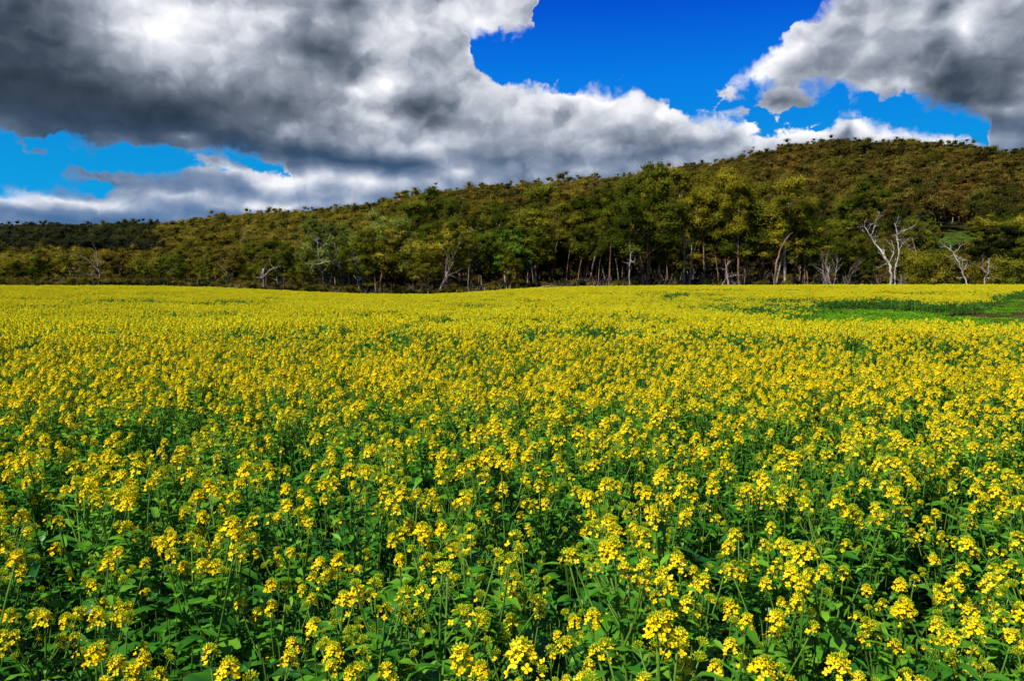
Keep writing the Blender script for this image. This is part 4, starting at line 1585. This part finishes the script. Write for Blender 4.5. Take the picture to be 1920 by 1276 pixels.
for k, i in enumerate(vis_i):
    v = int(rc.integers(0, 16))
    if math.sin(x[i] * 2.3 + 1.7 * math.sin(y[i] * 1.9)) + rc.normal(0, 0.5) > -0.25 and v % 2:
        v -= 1
    z = float(height(x[i], y[i]))
    s = rc.uniform(0.80, 1.10)
    band = 0 if r_[i] < cuts[0] else (1 if r_[i] < cuts[1] else 2)
    az_ = math.degrees(math.atan2(x[i], y[i]))
    side = 'on the left' if az_ < -11 else ('in the middle' if az_ < 11 else 'on the right')
    o = empty('canola_plant', (x[i], y[i], z), rc.uniform(0, 6.28), s, (rc.normal(0, 0.10), rc.normal(0, 0.10)))
    st, lv, hd = VM[v]
    link('stem', st, o)
    link('foliage', lv, o)
    for h in hd:
        link('flower_head', h, o)
    lab = 'leafy canola plant with yellow flower heads %s, %s' % (side, ['nearest row at the bottom', 'second band from the bottom', 'third band from the bottom'][band])
    tag(o, lab, 'canola plant', 'canola plants ' + side + ', ' + ['nearest row', 'second band', 'third band'][band])

# the rest of the crop
PROTO, PI_ = [], 0
for i, (st, lv, hd) in enumerate(VAR):
    PROTO.append(off_scene('crop_plant_' + chr(97 + i), merged([st, lv] + hd).mesh('crop_plant', CM, smooth={0, 1})))
for i, (st, lv, hd) in enumerate(RICH):
    PROTO.append(off_scene('crop_rich_' + chr(97 + i), merged([st, lv] + hd).mesh('crop_rich', CM, smooth={0, 1})))
for i, (st, lv, hd) in enumerate(GREENV):
    PROTO.append(off_scene('green_plant_' + chr(97 + i), merged([st, lv] + hd).mesh('green_plant', CM, smooth={0, 1})))


def patch(seed, size, nplants, green=False, thinp=0.0):
    """a square metre and more of crop for the distance: stems, leaves and flower heads, all small faces"""
    rng = np.random.default_rng(seed)
    m = MB()
    for k in range(nplants):
        px, py = rng.uniform(-size / 2, size / 2, 2)
        H = 0.90 * rng.uniform(0.86, 1.1) * (0.55 if green else 1)
        m.tube([(px, py, 0), (px + rng.normal(0, .02), py, H)], [0.008, 0.004], 3, 0, 0.5, cap=False)
        for j in range(9):
            a = rng.uniform(0, 6.28)
            L = rng.uniform(0.09, 0.20)
            z = H * rng.uniform(0.25, 0.86)
            c = np.array([px, py, z])
            e = np.array([math.cos(a), math.sin(a), rng.uniform(-0.1, 0.7)])
            s = np.array([-math.sin(a), math.cos(a), 0]) * L * 0.25
            m.add([c, c + e * L * .5 + s, c + e * L, c + e * L * .5 - s], [(0, 1, 2, 3)], 1, rng.uniform(0.2, 0.85))
        if green or rng.random() < thinp:
            continue
        for j in range(rng.integers(3, 6)):
            a = rng.uniform(0, 6.28)
            rr = 0 if j == 0 else rng.uniform(0.06, 0.17)
            tip = np.array([px + rr * math.cos(a), py + rr * math.sin(a), H * (1.0 if j == 0 else rng.uniform(0.86, 1.0))])
            raceme(m, rng, tip, (rng.normal(0, .15), rng.normal(0, .15), 1), int(rng.integers(8, 15)), 1.25, 1)
    return m


PAT = [off_scene('crop_patch_' + chr(97 + i), patch(400 + i, 1.3, 20).mesh('crop_patch', CM)) for i in range(6)]
PATT = [off_scene('crop_thin_' + chr(97 + i), patch(420 + i, 1.3, 18, thinp=0.72).mesh('crop_thin', CM)) for i in range(3)]
PATG = [off_scene('green_patch_' + chr(97 + i), patch(440 + i, 1.3, 26, True).mesh('green_patch', CM)) for i in range(4)]

PATS = []
SWL = leaf_mat('young_green_leaves', (0.045, 0.17, 0.004), (0.12, 0.34, 0.008), (0.24, 0.48, 0.015), 0.30)
for i in range(3):
    q = patch(460 + i, 1.5, 42, True)
    PATS.append(off_scene('swale_patch_' + chr(97 + i), q.mesh('swale_patch', [STEM, SWL, PETAL, BUD])))

# middle distance: full plants
nx, ny = [], []
vs = set(vis_i)
mx_, my_ = [x[i] for i in range(len(x)) if i not in vs], [y[i] for i in range(len(x)) if i not in vs]
R_MID = 15.0
x2, y2 = wedge(9.0, R_MID, 40, rc, 0.80)
kp = relax(x2, y2, 0.19)
mx_ = np.concatenate([mx_, x2[kp]])
my_ = np.concatenate([my_, y2[kp]])
# the crop also closes in on both sides of where one stands
n_s = 2600
rs_, as_ = np.sqrt(rc.uniform(0.5, 64.0, n_s)), rc.uniform(0.82, 2.2, n_s) * rc.choice([-1, 1], n_s)
sx_, sy_ = rs_ * np.sin(as_), rs_ * np.cos(as_)
kp = relax(sx_, sy_, 0.20)
mx_ = np.concatenate([mx_, sx_[kp]])
my_ = np.concatenate([my_, sy_[kp]])
mz_ = height(mx_, my_)
th = thin(mx_, my_)
idx = rc.integers(0, 16, len(mx_))
rm_ = np.hypot(mx_, my_)
idx = np.where(rc.random(len(mx_)) < 0.15 + 0.85 * sstep(3.5, 6.5, rm_), 16 + rc.integers(0, 8, len(mx_)), idx)
idx = np.where((rc.random(len(mx_)) < th * 0.30), 24 + rc.integers(0, 4, len(mx_)), idx)
keep = ~swale(mx_, my_, mz_)
idx = idx[keep]
mx_, my_, mz_ = mx_[keep], my_[keep], mz_[keep]
scatter('canola_crop', np.stack([mx_, my_, mz_], 1), rc.uniform(0, 6.28, len(mx_)), rc.uniform(0.80, 1.12, len(mx_)), idx, PROTO,
        'dense canola in full yellow flower a few metres out, plants merging into each other', 'canola crop', rc.normal(0, 0.10, (len(mx_), 2)))

# leafy young growth between the stems, close to the soil
def filler(seed):
    rng = np.random.default_rng(seed)
    m = MB()
    for i in range(26):
        a = rng.uniform(0, 6.28)
        rr = rng.uniform(0, 0.2)
        z = rng.uniform(0.05, 0.5)
        leaf_blade(m, rng, np.array([rr * math.cos(a * 3), rr * math.sin(a * 3), z]), (math.cos(a), math.sin(a), rng.uniform(0.1, 1.0)),
                   rng.uniform(0.07, 0.15), rng.uniform(0.025, 0.055), np.clip(rng.normal(0.35, 0.2), 0, 1), rng.uniform(0.3, 1.0), 4)
    for i in range(6):
        a = rng.uniform(0, 6.28)
        m.tube([(0.05 * math.cos(a), 0.05 * math.sin(a), -0.02), (0.12 * math.cos(a), 0.12 * math.sin(a), 0.5)], [0.003, 0.002], 3, 0, 0.5, cap=False)
    return m


FILL = [off_scene('leafy_growth_' + chr(97 + i), filler(500 + i).mesh('leafy_growth', CM, smooth={0, 1})) for i in range(5)]
fx, fy = wedge(0.9, 11.0, 24, rc, 0.82)
fz = height(fx, fy)
scatter('leafy_undergrowth', np.stack([fx, fy, fz], 1), rc.uniform(0, 6.28, len(fx)), rc.uniform(0.8, 1.2, len(fx)), rc.integers(0, 5, len(fx)), FILL,
        'tangle of low green leaves filling the gaps between the canola stems', 'undergrowth')

# far: patches of crop up to the trees
g = 0.98
gx, gy = np.meshgrid(np.arange(-100, 100, g), np.arange(4, 128, g))
gx, gy = gx.ravel() + rc.uniform(-.25, .25, gx.size), gy.ravel() + rc.uniform(-.25, .25, gx.size)
rr = np.hypot(gx, gy)
aa = np.arctan2(gx, gy)
de = interp(px_of(aa), EDGE_D)
ok = (rr > R_MID + 0.1) & (rr < de) & (np.abs(aa) < 0.80)
gx, gy, rr = gx[ok], gy[ok], rr[ok]
gz = height(gx, gy)
sw = swale(gx, gy, gz)
pxs, pys = project(gx, gy, gz + 0.9)
sw_all = sw.copy()
mixp = np.clip((1540 - pxs) / 320, 0, 1) * 0.92
sw = sw & (rc.random(len(gx)) > mixp)
br = bare(gx, gy, gz) & sw
th = thin(gx, gy)
u = rc.random(len(gx))
idx = rc.integers(0, 6, len(gx))
idx = np.where(u < th * 0.9, 6 + rc.integers(0, 3, len(gx)), idx)
run = np.sin(gy * 0.60 + 1.2 * np.sin(gx * 0.05) + 0.02 * gx) + 0.6 * np.sin(gx * 0.13 + gy * 0.9) + 0.5 * np.sin(gx * 0.37 + 2.2)
idx = np.where((run > 0.55) & (u < 0.85), 6 + rc.integers(0, 3, len(gx)), idx)
idx = np.where(((run > 0.78) & (u < 0.62) & (rr > 34)) | (u < 0.04), 9 + rc.integers(0, 4, len(gx)), idx)
fl = ~sw
idx = np.where(sw_all & (u < 0.75), 6 + rc.integers(0, 3, len(gx)), idx)
scatter('far_canola_crop', np.stack([gx, gy, gz], 1)[fl], rc.integers(0, 4, fl.sum()) * PI / 2 + rc.uniform(-.2, .2, fl.sum()),
        np.stack([np.ones(fl.sum()), np.ones(fl.sum()), rc.uniform(0.92, 1.08, fl.sum()) * (1 - 0.18 * (idx[fl] > 5))], 1), idx[fl], PAT + PATT + PATG,
        'yellow sheet of flowering canola rising gently to the edge of the trees', 'canola crop')
gr = sw & ~br
ii = rc.integers(0, 3, gr.sum())
scatter('green_swale', np.stack([gx, gy, gz], 1)[gr], rc.uniform(0, 6.28, gr.sum()), rc.uniform(0.50, 0.72, gr.sum()) * (1 - 0.35 * sstep(1740, 1900, pxs[gr])), ii, PATS,
        'strip of low green growth without flowers in the hollow at the right of the field', 'green growth')
print('mid', len(mx_), 'far', int(fl.sum()), 'green', int(gr.sum()), 'bare', int(br.sum()))
